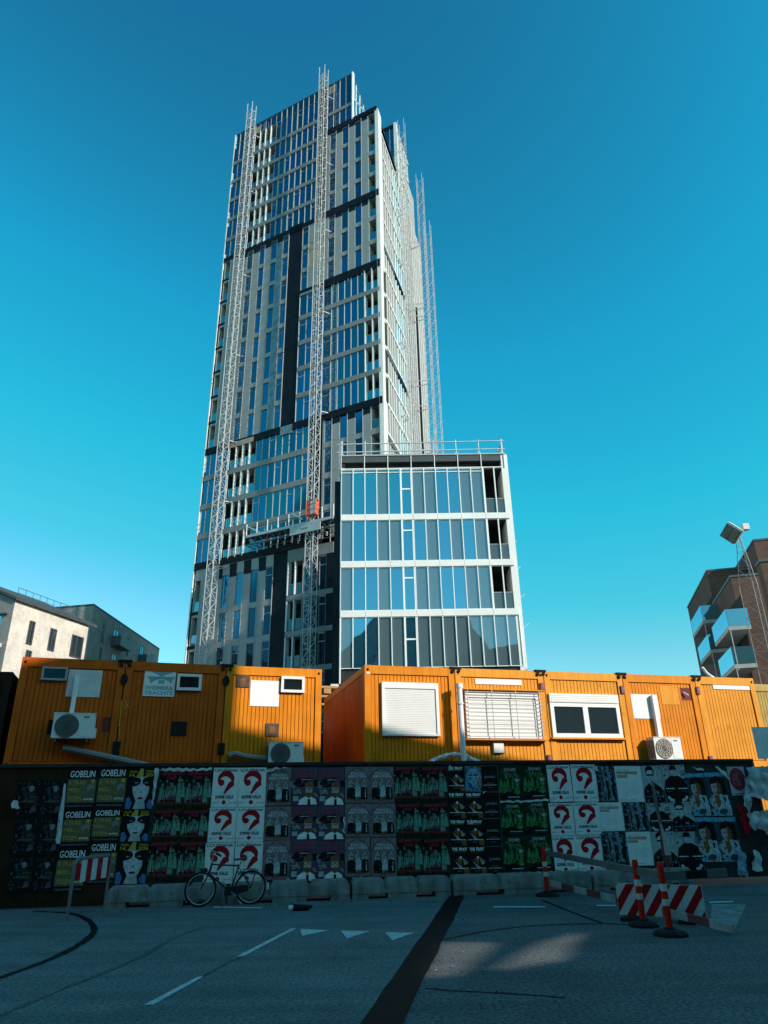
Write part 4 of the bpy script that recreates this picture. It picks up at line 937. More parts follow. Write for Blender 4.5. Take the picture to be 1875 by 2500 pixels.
C8 = container(FCR, ur[4] - .08, ur[5] - .05, 'orange_faded', 'narrow faded orange container at the right end with long white strip')
low = []
for i, c in enumerate((C1, C2, C3, C4, C5, C6, C7, C8)):
    t, fr, u0, zb, w_ = c
    r = dup(t, fr.p(u0, 0, .04), fr.ang(), 'lower orange container hidden behind the posters, carrying the ' + ['left end one', 'one with company sign', 'one with blank board', 'one with white shutter', 'one with grille', 'one with double window', 'patched one', 'right end one'][i])
def window_part(c, x0, y0, x1, y1, frame='pvc_white', gl='window_glass', two=False, t=.07):
    a, b_, z0, z1 = rect(c, x0, y0, x1, y1); g_ = MB(); g_.box(a + t, b_ - t, .0, .03, z0 + t, z1 - t, gl); w_ = g_.build('window', c[0]); f = MB()
    f.box(a, a + t, -.05, .05, z0, z1, frame); f.box(b_ - t, b_, -.05, .05, z0, z1, frame); f.box(a + t, b_ - t, -.048, .05, z0, z0 + t, frame); f.box(a + t, b_ - t, -.048, .05, z1 - t, z1, frame)
    if two: m_ = (a + b_) / 2; f.box(m_ - .08, m_ + .08, -.045, .05, z0 + t, z1 - t, frame)
    f.build('frame', w_); return a, b_, z0, z1, w_
def plate(c, x0, y0, x1, y1, mt, name, label, cat, th=.012, group=None):
    a, b_, z0, z1 = rect(c, x0, y0, x1, y1); f = MB(); f.box(a, b_, .037 - th, .037, z0, z1, mt); return on(c, name, label, cat, f, group)
def patch(c, name, x0, y0, x1, y1, mt, th=.01, y=.037):
    a, b_, z0, z1 = rect(c, x0, y0, x1, y1); f = MB(); f.box(a, b_, y - th, y, z0, z1, mt); return f.build(name, c[0])
# container fittings, left to right
window_part(C1, 102, 1629, 165, 1661, 'grey_frame', 'block_blue', t=.045)
a, b_, z0, z1 = rect(C1, 164, 1635, 247, 1701); f = MB(); f.box(a, b_, .02, .037, z0, z1, 'board_faded')
put_text(f, 'TRACHTE', lambda x, z: (a + (b_ - a) * x, .018, z0 + (z1 - z0) * z), .05, .95, .08, .24, 'sign_ghost', .02)
on(C1, 'site_sign', 'weathered pale board with almost faded lettering behind the white pipe', 'sign', f)
def ac(c, x0, y0, x1, y1, label, face='ac_grille'):
    a, b_, z0, z1 = rect(c, x0, y0, x1, y1); t0, fr, u0, zb, w_ = c; W_, H_ = b_ - a, z1 - z0; dp = .34
    t = thing('air_conditioner', label, 'air conditioner', fr.p(u0 + a, .04, zb + z0), fr.ang(), 'air conditioner units on the containers')
    f = MB(); f.box(0, W_, -dp, 0, 0.03, H_, 'ac_white'); f.box(-.015, W_ + .015, -dp - .012, .0, H_, H_ + .02, 'ac_white')
    f.box(W_ * .64, W_ - .03, -dp - .008, -dp, .06, H_ - .03, 'ac_white'); f.box(W_, W_ + .05, -dp * .7, -.05, .05, H_ * .45, 'ac_white'); f.build('casing', t)
    cx_, cz, R = W_ * .34, H_ * .52, min(W_ * .30, H_ * .44)
    f = MB(); f.lathe((0, 0, 0), [(R, 0), (R, .012)], face, 28); f.v = [(cx_ + p[0], -dp - p[2] - .002, cz + p[1]) for p in f.v]
    for k in range(1, 5): f.torus((cx_, -dp - .018, cz), (0, 1, 0), R * k / 4, .006, 'steel_dark', 24, 4)
    for k in range(6): tt = k * math.pi / 6; f.bar((cx_ - R * math.cos(tt), -dp - .02, cz - R * math.sin(tt)), (cx_ + R * math.cos(tt), -dp - .02, cz + R * math.sin(tt)), .005, 'steel_dark')
    f.build('fan_grille', t)
    f = MB()
    for i in range(5): f.box(.02 + i * .055, .06 + i * .055, -dp - .006, -dp, .05, H_ - .05, face) if False else f.box(-.006, 0, -dp + .03 + i * .06, -dp + .07 + i * .06, .06, H_ - .06, 'ac_grille')
    f.build('side_grille', t)
    f = MB(); f.box(.08, .12, -dp, .02, -.05, .03, 'steel_dark'); f.box(W_ - .14, W_ - .10, -dp, .02, -.05, .03, 'steel_dark'); f.box(W_ * .72, W_ * .86, -dp - .012, -dp - .009, H_ * .84, H_ * .9, 'steel_dark'); f.build('bracket', t)
    return t
ac(C1, 132, 1747, 232, 1809, 'white air conditioner on the left end container, below the long white pipe')
ac(C3, 650, 1816, 733, 1872, 'white air conditioner low on the half sunlit container, standing above the posters')
ac(C7, 1580, 1804, 1645, 1859, 'sunlit white air conditioner on the patched container near the right end', 'ac_grille_sunlit')
def trunk(c, p0, p1, wd, label, dp=.09):
    x0, z0 = loc(c, *p0); x1, z1 = loc(c, *p1); xm = (x0 + x1) / 2; f = MB(); f.box(xm - wd / 2, xm + wd / 2, .036 - dp - .03, .036 - .015, z1, z0, 'pvc_white'); return on(c, 'pipe_trunking', label, 'trunking', f)
trunk(C1, (188, 1650), (176, 1747), .10, 'long white vertical trunking over the weathered pale board')
trunk(C7, (1594, 1698), (1606, 1806), .13, 'white vertical trunking over the blank board near the right end', .12)
f = MB(); x0, z0 = loc(C1, 155, 1826); x1, z1 = loc(C1, 385, 1875); f.bar((x0, -.12, z0), (x1, -.12, z1), .075, 'hose_grey', 8); on(C1, 'drain_pipe', 'grey slanting drain pipe across the foot of the left end containers', 'pipe', f)
patch(C1, 'vent', 117, 1757, 135, 1793, 'brown_black'); patch(C1, 'rust_patch', 250, 1751, 268, 1786, 'dark_red', .003)
# company sign
a, b_, z0, z1 = rect(C2, 351, 1634, 428, 1700); sg = thing('company_sign', 'white company sign with teal emblem and two lines of teal lettering', 'sign', C2[1].p(C2[2] + a, 0, C2[3] + z0), C2[1].ang())
f = MB(); f.box(0, b_ - a, .015, .037, 0, z1 - z0, 'board_white'); f.build('plate', sg)
f = MB(); w_, h_ = b_ - a, z1 - z0; sp = lambda x, z: (w_ * x, .0125, h_ * z)
put_text(f, 'WIEMER&', sp, .05, .95, .235, .385, 'sign_teal', .035); put_text(f, 'TRACHTE', sp, .05, .95, .055, .20, 'sign_teal', .035)
f.poly([sp(*p) for p in ((.24, .93), (.86, .93), (.86, .87), (.74, .83), (.66, .80), (.62, .74), (.48, .74), (.44, .80), (.36, .83), (.24, .87))], 'sign_teal')
f.poly([sp(*p) for p in ((.08, .73), (.98, .73), (.90, .62), (.66, .625), (.55, .63), (.44, .625), (.16, .62))], 'sign_teal')
f.poly([sp(*p) for p in ((.16, .62), (.44, .625), (.36, .585), (.28, .53), (.22, .46))], 'sign_teal'); f.poly([sp(*p) for p in ((.90, .62), (.66, .625), (.74, .585), (.82, .53), (.87, .46))], 'sign_teal')
f.poly([sp(*p) for p in ((.45, .60), (.65, .60), (.65, .47), (.45, .47))], 'sign_teal'); f.build('emblem', sg)
window_part(C2, 432, 1646, 492, 1686)
patch(C2, 'vent', 418, 1761, 456, 1796, 'rubber', .02)
f = MB()
for p, q in (((304, 1709), (316, 1729)), ((317, 1710), (304, 1730))): f.bar((*[loc(C2, *p)[0]], .0, loc(C2, *p)[1]), (loc(C2, *q)[0], .0, loc(C2, *q)[1]), .012, 'ink_gold')
f.build('paint_mark', C2[0])
f = MB()
for p, q in (((297, 1710), (292, 1760)), ((292, 1760), (291, 1796)), ((289, 1768), (292, 1776))): f.bar((loc(C2, *p)[0], -.001, loc(C2, *p)[1]), (loc(C2, *q)[0], -.001, loc(C2, *q)[1]), .012, 'ink_yellow')
f.build('paint_drip', C2[0])
plate(C3, 611, 1661, 682, 1724, 'board_white', 'blank_board', 'blank white square board on the half sunlit container', 'board')
window_part(C3, 686, 1652, 743, 1691)
patch(C3, 'vent', 578, 1647, 610, 1677, 'rust_plate', .03); patch(C3, 'vent', 649, 1766, 681, 1798, 'rust_plate', .03)
patch(C3, 'vent_slot', 588, 1656, 600, 1668, 'ink_brown', .032); patch(C3, 'vent_slot', 658, 1774, 672, 1790, 'ink_brown', .032)
f = MB(); P = [loc(C3, *p) for p in ((556, 1846), (570, 1840), (600, 1848), (650, 1853))]; f.path([(x, -.1, z) for x, z in P], .07, 'hose_grey', 8); on(C3, 'flexible_hose', 'grey flexible hose lying behind the low air conditioner', 'hose', f)
f = MB(); P = [loc(C3, *p) for p in ((735, 1864), (770, 1866), (800, 1869))]; f.path([(x, -.1, z) for x, z in P], .05, 'hose_grey', 8); on(C3, 'flexible_hose', 'short grey hose lying right of the low air conditioner', 'hose', f)
def shutter(c, x0, y0, x1, y1, box=0, slat=.045):
    a, b_, z0, z1 = rect(c, x0, y0, x1, y1); f = MB(); t = .08
    f.box(a, a + t, -.05, .05, z0, z1, 'pvc_white'); f.box(b_ - t, b_, -.05, .05, z0, z1, 'pvc_white'); f.box(a + t, b_ - t, -.048, .05, z1 - .16, z1, 'pvc_white'); f.box(a + t, b_ - t, -.048, .05, z0, z0 + .05, 'pvc_white'); so = f.build('shutter_frame', c[0])
    f = MB(); n = int((z1 - z0 - .22) / slat)
    for i in range(n): z = z0 + .055 + i * slat; f.box(a + t, b_ - t, -.02, .02, z, z + slat - .006, 'shutter')
    f.box(a + t, b_ - t, -.005, .03, z0 + .05, z1 - .16, 'shutter'); f.build('shutter_slats', so); return a, b_, z0, z1
shutter(C4, 932, 1667, 1071, 1797)
patch(C4, 'label_plate', 895, 1640, 902, 1645, 'pvc_white', .045, .037)
a, b_, z0, z1 = shutter(C5, 1137, 1690, 1316, 1803, slat=.09)
f = MB()
for i in range(12): z = z0 + .03 + (z1 - z0 - .06) * i / 11; f.bar((a - .06, -.16, z), (b_ + .06, -.16, z), .011, 'galv'); f.bar((b_ + .06, -.16, z), (b_ + .06, .03, z), .009, 'galv'); f.bar((a - .06, -.16, z), (a - .06, .03, z), .009, 'galv')
for i in range(4): x = a + .02 + (b_ - a - .04) * i / 3; f.bar((x, -.172, z0 - .02), (x, -.172, z1 + .02), .013, 'galv')
f.box(a - .1, b_ + .12, -.17, .03, z1 + .03, z1 + .06, 'orange_faded'); f.box(a - .1, b_ + .12, -.17, .03, z0 - .06, z0 - .03, 'orange_faded'); f.build('window_grille', C5[0])
plate(C5, 1161, 1658, 1274, 1671, 'board_white', 'blank_strip', 'long blank white strip above the grille', 'board', .02)
a, b_, z0, z1 = rect(C5, 1204, 1811, 1228, 1838); f = MB(); f.box(a, b_, -.06, .037, z0, z1, 'pvc_white'); f.box(b_, b_ + .05, .02, .037, z0 - .02, z1 + .05, 'rust_plate'); f.build('vent_box', C5[0])
# double window
a, b_, z0, z1, w_ = window_part(C6, 1345, 1717, 1514, 1801, two=True, t=.11)
f = MB(); f.box(a, b_, -.07, .05, z1 + .003, z1 + .25, 'shutter')
for i in range(4): f.box(a + .05, b_ - .05, -.078, -.07, z1 + .02 + i * .055, z1 + .06 + i * .055, 'shutter')
f.build('shutter_box', C6[0])
f = MB(); f.box(a - .05, b_ + .08, -.10, .03, z0 - .05, z0 - .003, 'orange_faded'); f.build('window_sill', C6[0])
# patched container
plate(C7, 1545, 1695, 1609, 1754, 'board_white', 'blank_board', 'blank white board behind the white trunking near the right end', 'board')
patch(C7, 'opening', 1664, 1679, 1687, 1709, 'dark_red', .004); patch(C7, 'repair_patch', 1615, 1674, 1658, 1720, 'orange_faded', .008); f = MB(); x0, z0 = loc(C7, 1668, 1690); f.bar((x0, -.02, z0), (x0 + .12, -.06, z0 - .1), .02, 'pvc_white', 6); f.build('pipe_stub', C7[0])
plate(C8, 1742, 1672, 1831, 1683, 'board_white', 'blank_strip', 'long blank white strip on the narrow right end container', 'board', .02)
# seams between containers: cover caps and rubber clamps
def seam(fr, px, py, w_, h_, mt, name, label, cat, group, d=.03, oval=False):
    u, z = fr.uz(px, py); f = MB()
    if oval: f.lathe((0, 0, 0), [(.5, 0), (.5, 1)], mt, 14); f.v = [(p[0] * w_, .01 - p[2] * d, p[1] * h_) for p in f.v]
    else: f.box(-w_ / 2, w_ / 2, -d, -.002, -h_ / 2, h_ / 2, mt); f.box(-w_ / 2 + .02, w_ / 2 - .02, -d - .006, -d, -h_ / 2 + .02, h_ / 2 - .02, mt)
    return f.build(name, None, loc=fr.p(u, 0, z), rotz=fr.ang(), label=label, category=cat, group=group)
G1 = 'black seals over the container seams'
seam(FCL, 303, 1659, .17, .30, 'rubber', 'seam_seal', 'black oval seal high on the seam right of the left end container', 'seal', G1, .04, True)
seam(FCL, 284, 1827, .17, .32, 'rubber', 'seam_seal', 'black seal low on the seam right of the left end container', 'seal', G1, .04)
seam(FCL, 552, 1663, .17, .28, 'rubber', 'seam_seal', 'black oval seal high on the seam left of the blank square board', 'seal', G1, .04, True)
seam(FCL, 540, 1828, .17, .28, 'rubber', 'seam_seal', 'black seal low on the seam left of the grey hose', 'seal', G1, .04)
G2 = 'brown clips on the container seams'
for px, py, lb in ((1323, 1677, 'brown clip high on the seam left of the double window'), (1519, 1684, 'brown clip high on the seam right of the double window'), (1703, 1686, 'brown clip high on the seam beside the right end container'), (1341, 1853, 'brown clip low on the seam left of the double window'), (1735, 1855, 'brown clip low on the seam beside the right end container')):
    seam(FCR, px, py, .11, .22, 'ink_pinkgrey', 'seam_clip', lb, 'clip', G2, .05)
def cap(c, fr, px):
    u, _ = fr.uz(px, 1650); f = MB(); x_ = u - c[2]; z_ = CH
    f.box(-.17, .17, -.03, .3, -.03, .03, 'rubber'); f.box(-.13, -.06, -.045, -.01, -.14, -.05, 'rubber'); f.box(.06, .12, -.045, -.01, -.12, -.05, 'rubber')
    f.v = [(a_ + x_, b_, c_ + z_) for a_, b_, c_ in f.v]; f.build('seam_cap', c[0])
ZT = ZB + CH
for c_, fr_, px_ in ((C1, FCL, 302), (C2, FCL, 553), (C4, FCR, 1113), (C5, FCR, 1320), (C6, FCR, 1517), (C7, FCR, 1699)): cap(c_, fr_, px_)
# round drain pipe, plastic wrap bow, bent pipe on the roof
u, z = FCR.uz(1121, 1669, .3); u2_, z2 = FCR.uz(1139, 1866, .3); f = MB(); um = (u + u2_) / 2 - .04
f.bar((0, 0, 0), (0, 0, z - .6), .075, 'pvc_white', 14); f.bar((0, 0, z - .6), (0, 0, z - .48), .095, 'pvc_white', 14); f.bar((0, 0, z - .10 - .9), (0, 0, z - 1.03), .10, 'pvc_white', 14)
f.build('drain_pipe', None, loc=FCR.p(um, .3, .48), label='tall round white drain pipe standing at the seam before the containers', category='pipe')
f = MB(); pts = []
for i in range(15):
    t_ = i / 14; x = 1042 + (1176 - 1042) * t_; y = 1866 - 24 * math.sin(math.pi * min(1, t_ * 1.0) ** 1.0); u, z = FCR.uz(x, y, .25); pts.append(FCR.p(u, .25 + .05 * math.sin(i * 2.1), z))
o_ = pts[0].copy(); f.path([p - o_ for p in pts], .055, 'plastic_wrap', 7)
for i in range(0, 14): f.bar(pts[i] - o_ + Vector((0, 0, .03)), pts[i + 1] - o_ + Vector((random.uniform(-.03, .03), random.uniform(-.03, .03), -.05)), .05, 'plastic_wrap', 5)
f.build('plastic_wrap', None, loc=o_, label='white bow of plastic wrap behind the round drain pipe', category='plastic wrap')
u, _ = FCR.uz(1758, 1652); f = MB(); f.path([(.2, 0, 0), (0, 0, .10), (-.14, 0, .20), (-.22, 0, .33), (-.28, 0, .36)], .045, 'plastic_wrap', 8); f.build('bent_pipe', None, loc=FCR.p(u, -.4, ZT), rotz=FCR.ang(), label='short white bent pipe lying on the roof of the right end container', category='pipe')
# dark container at far left, old yellow container at far right
t, fr, u0, zb, w_ = container(FCL, -2.75, -.12, 'brown_black', 'almost black container at the far left edge, lower than the orange ones', zb=2.30, side='brown_black'); t['group'] = 'dark containers at the far left'
dup(t, FCL.p(-2.74, 0, .0) , FCL.ang(), 'lower almost black container hidden at the far left'); 
a_, z_ = FCL.uz(-4, 1812); f = MB(); f.box(0, .62, -.02, 0, 0, .42, 'paper_white'); f.build('paper_notice', None, loc=FCL.p(-.83, .01, FCL.uz(8, 1838)[1]), rotz=FCL.ang(), label='pale paper notice on the almost black container at the left edge', category='notice')
t, fr, u0, zb, w_ = container(FCR, ur[5] + .02, ur[5] + 2.7, 'yellow_old', 'old olive yellow container at the far right edge, set behind the row', side='yellow_old'); t.location = FCR.p(ur[5] + .02, -.9, ZB)
dup(t, FCR.p(ur[5] + .02, -.9, .04), FCR.ang(), 'lower old olive container hidden at the far right')
# timber gangway between the two groups, dark stair box behind the gap
u_, z_ = FCR.uz(820, 1675, -6.3); gw = thing('timber_gangway', 'orange timber gangway of stacked planks bridging the gap between containers', 'gangway', FCR.p(-1.2, -6.4, z_), FCR.ang())
f = MB()
for z in (0, -.32, -.6): f.box(-2.6, 2.4, -.1, .9, z - .07, z, 'wood')
f.build('plank', gw)
for i in range(7): f = MB(); f.box(-2.5 + i * .75, -2.25 + i * .75, -.08, .2, -.25, -.07, 'wood'); f.box(-2.3 + i * .75, -2.1 + i * .75, -.07, .2, -.53, -.39, 'wood'); f.build('spacer', gw)
f = MB()
for x in (-2.3, 2.1): f.box(x, x + .14, .2, .34, -z_, -.67, 'wood')
f.build('post', gw)
f = MB(); f.box(0, 4.0, 0, .3, 0, 4.4, 'dark_wall'); f.box(1.55, 1.68, -.05, -.005, 0, 4.4, 'white_band'); f.box(2.5, 2.56, -.05, -.005, 0, 3.6, 'galv'); f.build('site_wall', None, loc=FCR.p(-3.6, -7.4, 0), rotz=FCR.ang(), label='dark site wall with pale post seen through the gap between containers', category='wall')
u_, z_ = FCR.uz(806, 1735, -5.8); f = MB(); f.box(0, .5, 0, .3, 0, z_ + .35, 'white_band'); f.build('concrete_column', None, loc=FCR.p(u_, -5.8, 0), rotz=FCR.ang(), label='white concrete column seen in the gap beside the shuttered container', category='column')

# ================================================================== hoarding on concrete blocks
HO = Vector((-7.0, 15.5, 0)); FH = Frame(HO, Vector((14.7, 2.4)))
ANG = FH.ang()
hoard = thing('hoarding', 'long dark board hoarding covered with posters, standing on concrete blocks', 'hoarding', HO, ANG)
hp = [-1.75, .05, 1.72, 3.2, 4.75, 6.2, 8.3, 9.7, 11.9, 14.0, 16.1]
for a, b_ in zip(hp, hp[1:]):
    b = MB(); b.box(a + .008, b_ - .008, .0, .03, .12 if a > 1 else .02, 2.60, 'hoard_brown' if a < 0 or (a < 1) else 'hoard_board'); b.build('board_panel', hoard)
b = MB(); b.box(-1.75, 16.1, -.035, .10, 2.60, 2.665, 'hoard_board'); b.build('top_rail', hoard)
for a in hp: b = MB(); b.box(a - .05, a + .05, .031, .13, 0, 2.6, 'wood'); b.build('post', hoard)
# concrete blocks along its foot
bx = [1.45, 3.75, 6.22, 8.33, 11.42, 13.8]
lbls = ['grey concrete block under the posters, leftmost, left of the bicycle', 'grey concrete block at the foot of the hoarding behind the bicycle', 'grey concrete block between the bicycle and the tar strip, stained', 'grey concrete block at the foot of the hoarding right of the tar strip', 'grey concrete block at the foot of the hoarding behind the striped board']
for i, (a, b_) in enumerate(zip(bx, bx[1:])):
    Lb = b_ - a - .05; b = MB(); dpt = .42
    y0, y1 = -dpt - .06, -.06
    n = 3; s = Lb / n
    for k in range(n):                                    # chamfered bays with V notches between
        x0, x1 = k * s, (k + 1) * s; c = .07
        prof = [(x0 + .004, .10), (x1 - .004, .10), (x1 - .004, .29), (x1 - c, .37), (x0 + c, .37), (x0 + .004, .29)]
        q0 = [(x, y0 + (.03 if z > .3 else 0), z) for x, z in prof]; q1 = [(x, y1, z) for x, z in prof]
        b.poly(q0, 'concrete'); b.poly(q1[::-1], 'concrete')
        for j in range(6): b.poly([q0[j], q1[j], q1[(j + 1) % 6], q0[(j + 1) % 6]], 'concrete')
    b.box(.01, Lb - .01, y0 + .07, y1, .10, .22, 'concrete')
    b.box(.0, Lb * .16, y0 + .01, y1, 0, .099, 'concrete'); b.box(Lb * .36, Lb * .64, y0 + .01, y1, 0, .099, 'concrete'); b.box(Lb * .84, Lb, y0 + .01, y1, 0, .099, 'concrete')
    b.build('concrete_block', None, loc=FH.p(a, 0, 0), rotz=ANG, label=lbls[i], category='concrete block', group='concrete blocks under the hoarding')

# ---- poster sheets: local x 0..1 (scaled to width), z 0..1 (scaled to height), printed towards -y
class Sheet(MB):
    def __init__(s, mt):
        super().__init__(); s.k = 0
        n = 6                                              # slightly buckled paper
        s.box(0, 1, -.003, -.001, 0, 1, mt)
    def P(s, x, z): return (x, -.0035 - .0007 * s.k, z)
    def r(s, x0, x1, z0, z1, mt): s.k += 1; s.poly([s.P(x0, z0), s.P(x1, z0), s.P(x1, z1), s.P(x0, z1)], mt)
    def g(s, pts, mt): s.k += 1; s.poly([s.P(*p) for p in pts], mt)
    def e(s, cx, cz, rx, rz, mt, n=18, a0=0, a1=360): s.k += 1; s.poly([s.P(cx + rx * math.cos(rad(a0 + (a1 - a0) * i / n)), cz + rz * math.sin(rad(a0 + (a1 - a0) * i / n))) for i in range(n if a1 - a0 >= 360 else n + 1)], mt)
    def t(s, body, x0, x1, z0, z1, mt, bold=0.0): s.k += 1; put_text(s, body, s.P, x0, x1, z0, z1, mt, bold)
    def scrib(s, x0, x1, z0, z1, mt, n=2):
        """lines of print too small to read, as short dashes"""
        rr = random.Random(int(x0 * 97 + z0 * 991)); h = (z1 - z0) / n; s.k += 1
        for i in range(n):
            x = x0
            while x < x1:
                w_ = rr.uniform(.03, .09); s.poly([s.P(x, z0 + i * h + .15 * h), s.P(min(x + w_, x1), z0 + i * h + .15 * h), s.P(min(x + w_, x1), z0 + i * h + .75 * h), s.P(x, z0 + i * h + .75 * h)], mt); x += w_ + .02
    def arc(s, pts, ws, mt):
        """brush stroke through pts with widths"""
        s.k += 1; L = []; R = []
        for i, (x, z) in enumerate(pts):
            a = pts[max(i - 1, 0)]; b = pts[min(i + 1, len(pts) - 1)]; dx, dz = b[0] - a[0], (b[1] - a[1]) * 1.4; l = math.hypot(dx, dz) or 1
            L.append((x - dz / l * ws[i], z + dx / l * ws[i] / 1.4)); R.append((x + dz / l * ws[i], z - dx / l * ws[i] / 1.4))
        for i in range(len(pts) - 1): s.poly([s.P(*L[i]), s.P(*R[i]), s.P(*R[i + 1]), s.P(*L[i + 1])], mt)
def blobs(s, x0, x1, z0, z1, mats, n, r0, r1, seed):
    """scatter of small irregular tone patches, for photographic prints"""
    rr = random.Random(seed)
    for i in range(n):
        if i % 12 == 0: s.k += 1
        cx_, cz, r_ = rr.uniform(x0, x1), rr.uniform(z0, z1), rr.uniform(r0, r1); k = rr.randint(4, 7); ph = rr.uniform(0, 6); st = rr.uniform(.6, 2.2)
        pts = []
        for j in range(k):
            a = ph + 2 * math.pi * j / k; q = r_ * rr.uniform(.5, 1.1); pts.append(s.P(min(1, max(0, cx_ + q * math.cos(a))), min(1, max(0, cz + q * st * .7 * math.sin(a)))))
        s.poly(pts, rr.choice(mats))
def figure(s, x, z0, h, body, skin='ink_skin', hair='ink_black', w_=.07, dress=False):
    s.g([(x - w_, z0), (x + w_, z0), (x + w_ * (.6 if dress else .95), z0 + h * .62), (x + w_ * .5, z0 + h * .74), (x - w_ * .5, z0 + h * .74), (x - w_ * (.6 if dress else .95), z0 + h * .62)], body)
    s.e(x, z0 + h * .88, w_ * .42, h * .12, hair); s.e(x, z0 + h * .85, w_ * .34, h * .095, skin)
D = {}
def d_gobelin():
    s = Sheet('ink_black'); s.r(0, 1, .15, .74, 'ink_olive'); s.r(.02, .98, .76, .97, 'ink_grey'); s.r(0, 1, .755, 1, 'ink_black')
    s.t('GOBELIN', .05, .92, .78, .95, 'paper_white', .015); s.t('I', .06, .1, .60, .70, 'ink_gold', .01); s.t('TRÅD', .2, .62, .60, .72, 'ink_gold', .01); s.t('MED', .06, .45, .41, .51, 'ink_gold', .01); s.t('TIDEN', .06, .56, .20, .30, 'ink_gold', .01)
    s.e(.88, .68, .07, .05, 'ink_gold'); s.e(.82, .50, .13, .10, 'ink_grey'); s.e(.86, .42, .09, .08, 'ink_olive'); s.scrib(.62, .95, .21, .26, 'paper_white'); s.t('FREDERIKSBORG', .05, .95, .05, .095, 'ink_grey'); return s
def d_face():
    s = Sheet('ink_black'); s.g([(.24, .80), (.76, .80), (.84, .60), (.82, .40), (.72, .22), (.60, .12), (.46, .12), (.34, .22), (.22, .40), (.18, .60)], 'ink_paleskin')
    s.g([(.36, .2), (.68, .2), (.74, .0), (.28, .0)], 'ink_photo'); s.g([(.60, .12), (.72, .22), (.82, .40), (.84, .60), (.74, .50), (.70, .30)], 'ink_photo'); s.g([(0, 0), (.16, 0), (.22, .16), (.10, .30), (0, .26)], 'ink_blue'); s.g([(1, 0), (.84, 0), (.76, .10), (.88, .24), (1, .2)], 'ink_blue')
    s.g([(.10, .56), (.22, .55), (.34, .57), (.46, .62), (.50, .70), (.44, .76), (.24, .80), (.10, .78)], 'ink_black'); s.g([(.92, .57), (.80, .55), (.68, .57), (.56, .63), (.54, .70), (.60, .76), (.78, .80), (.92, .78)], 'ink_black')
    s.e(.33, .645, .06, .018, 'ink_photo'); s.e(.69, .645, .06, .018, 'ink_photo'); s.e(.34, .645, .025, .016, 'ink_black'); s.e(.68, .645, .025, .016, 'ink_black')
    s.g([(.30, .80), (.62, .80), (.54, 1), (.44, 1)], 'ink_gold'); s.g([(.56, .80), (.70, .80), (.60, 1), (.55, 1)], 'ink_black'); s.g([(.48, .76), (.54, .76), (.58, .42), (.50, .40)], 'ink_cloud'); s.g([(.46, .42), (.50, .40), (.58, .40), (.59, .43), (.52, .425)], 'ink_grey')
    s.g([(.40, .27), (.48, .295), (.52, .288), (.56, .295), (.64, .27), (.56, .235), (.47, .235)], 'ink_lips'); s.r(.41, .63, .266, .271, 'ink_black'); s.g([(.24, .42), (.34, .46), (.32, .30), (.27, .33)], 'ink_photo'); s.g([(.42, .165), (.60, .165), (.57, .13), (.47, .13)], 'ink_photo')
    s.t('Socks', .05, .32, .905, .965, 'ink_yellow', .01); s.t('Stilettos', .66, .97, .905, .965, 'ink_yellow', .01); s.t('14.', .04, .26, .80, .885, 'ink_yellow', .015); s.t('2026', .64, .97, .80, .885, 'ink_yellow', .015); return s
def statue(s, x, z0, h, w_, seed):
    """draped figure: body of vertical folds, head, arms, from small tone strips"""
    rr = random.Random(seed); n = 7; s.k += 1
    for i in range(n):
        t0, t1 = -1 + 2 * i / n, -1 + 2 * (i + 1) / n; top = h * (.74 - .16 * abs((t0 + t1) / 2) ** 2) + rr.uniform(-.01, .01); sq = .62
        s.poly([s.P(x + w_ * t0, z0 + rr.uniform(0, .02)), s.P(x + w_ * t1, z0 + rr.uniform(0, .02)), s.P(x + w_ * t1 * sq, z0 + top), s.P(x + w_ * t0 * sq, z0 + top)], rr.choice(['ink_green', 'ink_green', 'ink_dkgreen', 'ink_teal']))
    s.e(x, z0 + h * .86, w_ * .36, h * .10, 'ink_green', 10); s.e(x + w_ * .05, z0 + h * .90, w_ * .38, h * .07, 'ink_olive', 9); s.g([(x - w_ * .6, z0 + h * .55), (x - w_ * .15, z0 + h * .80), (x + w_ * .1, z0 + h * .78), (x - w_ * .3, z0 + h * .52)], 'ink_teal')
def d_crimson():
    s = Sheet('ink_dkgreen'); s.g([(.0, .62), (.3, .55), (.62, .62), (1, .55), (1, .9), (0, .95)], 'ink_black'); blobs(s, 0, 1, .15, .75, ['ink_dkgreen', 'ink_black', 'ink_teal', 'ink_olive'], 60, .03, .09, 3)
    for x, z, h, w_ in ((.92, .28, .44, .10), (.12, .22, .46, .12), (.46, .28, .30, .12), (.30, .25, .34, .07), (.62, .30, .32, .07), (.76, .13, .74, .12)): statue(s, x, z, h, w_, int(x * 100))
    s.t('AENNAPORT', .04, .97, .87, .965, 'ink_crimson', .035); s.t('UNGE', .28, .62, .765, .855, 'ink_crimson', .03); s.t('2026', .30, .55, .55, .61, 'ink_pinkgrey', .02)
    blobs(s, .22, .68, .22, .32, ['ink_pinkgrey', 'ink_crimson', 'ink_plum'], 40, .015, .05, 8); s.scrib(.03, .97, .10, .18, 'ink_crimson', 2); blobs(s, 0, 1, 0, .09, ['ink_dkgreen', 'ink_black'], 20, .02, .05, 5); return s
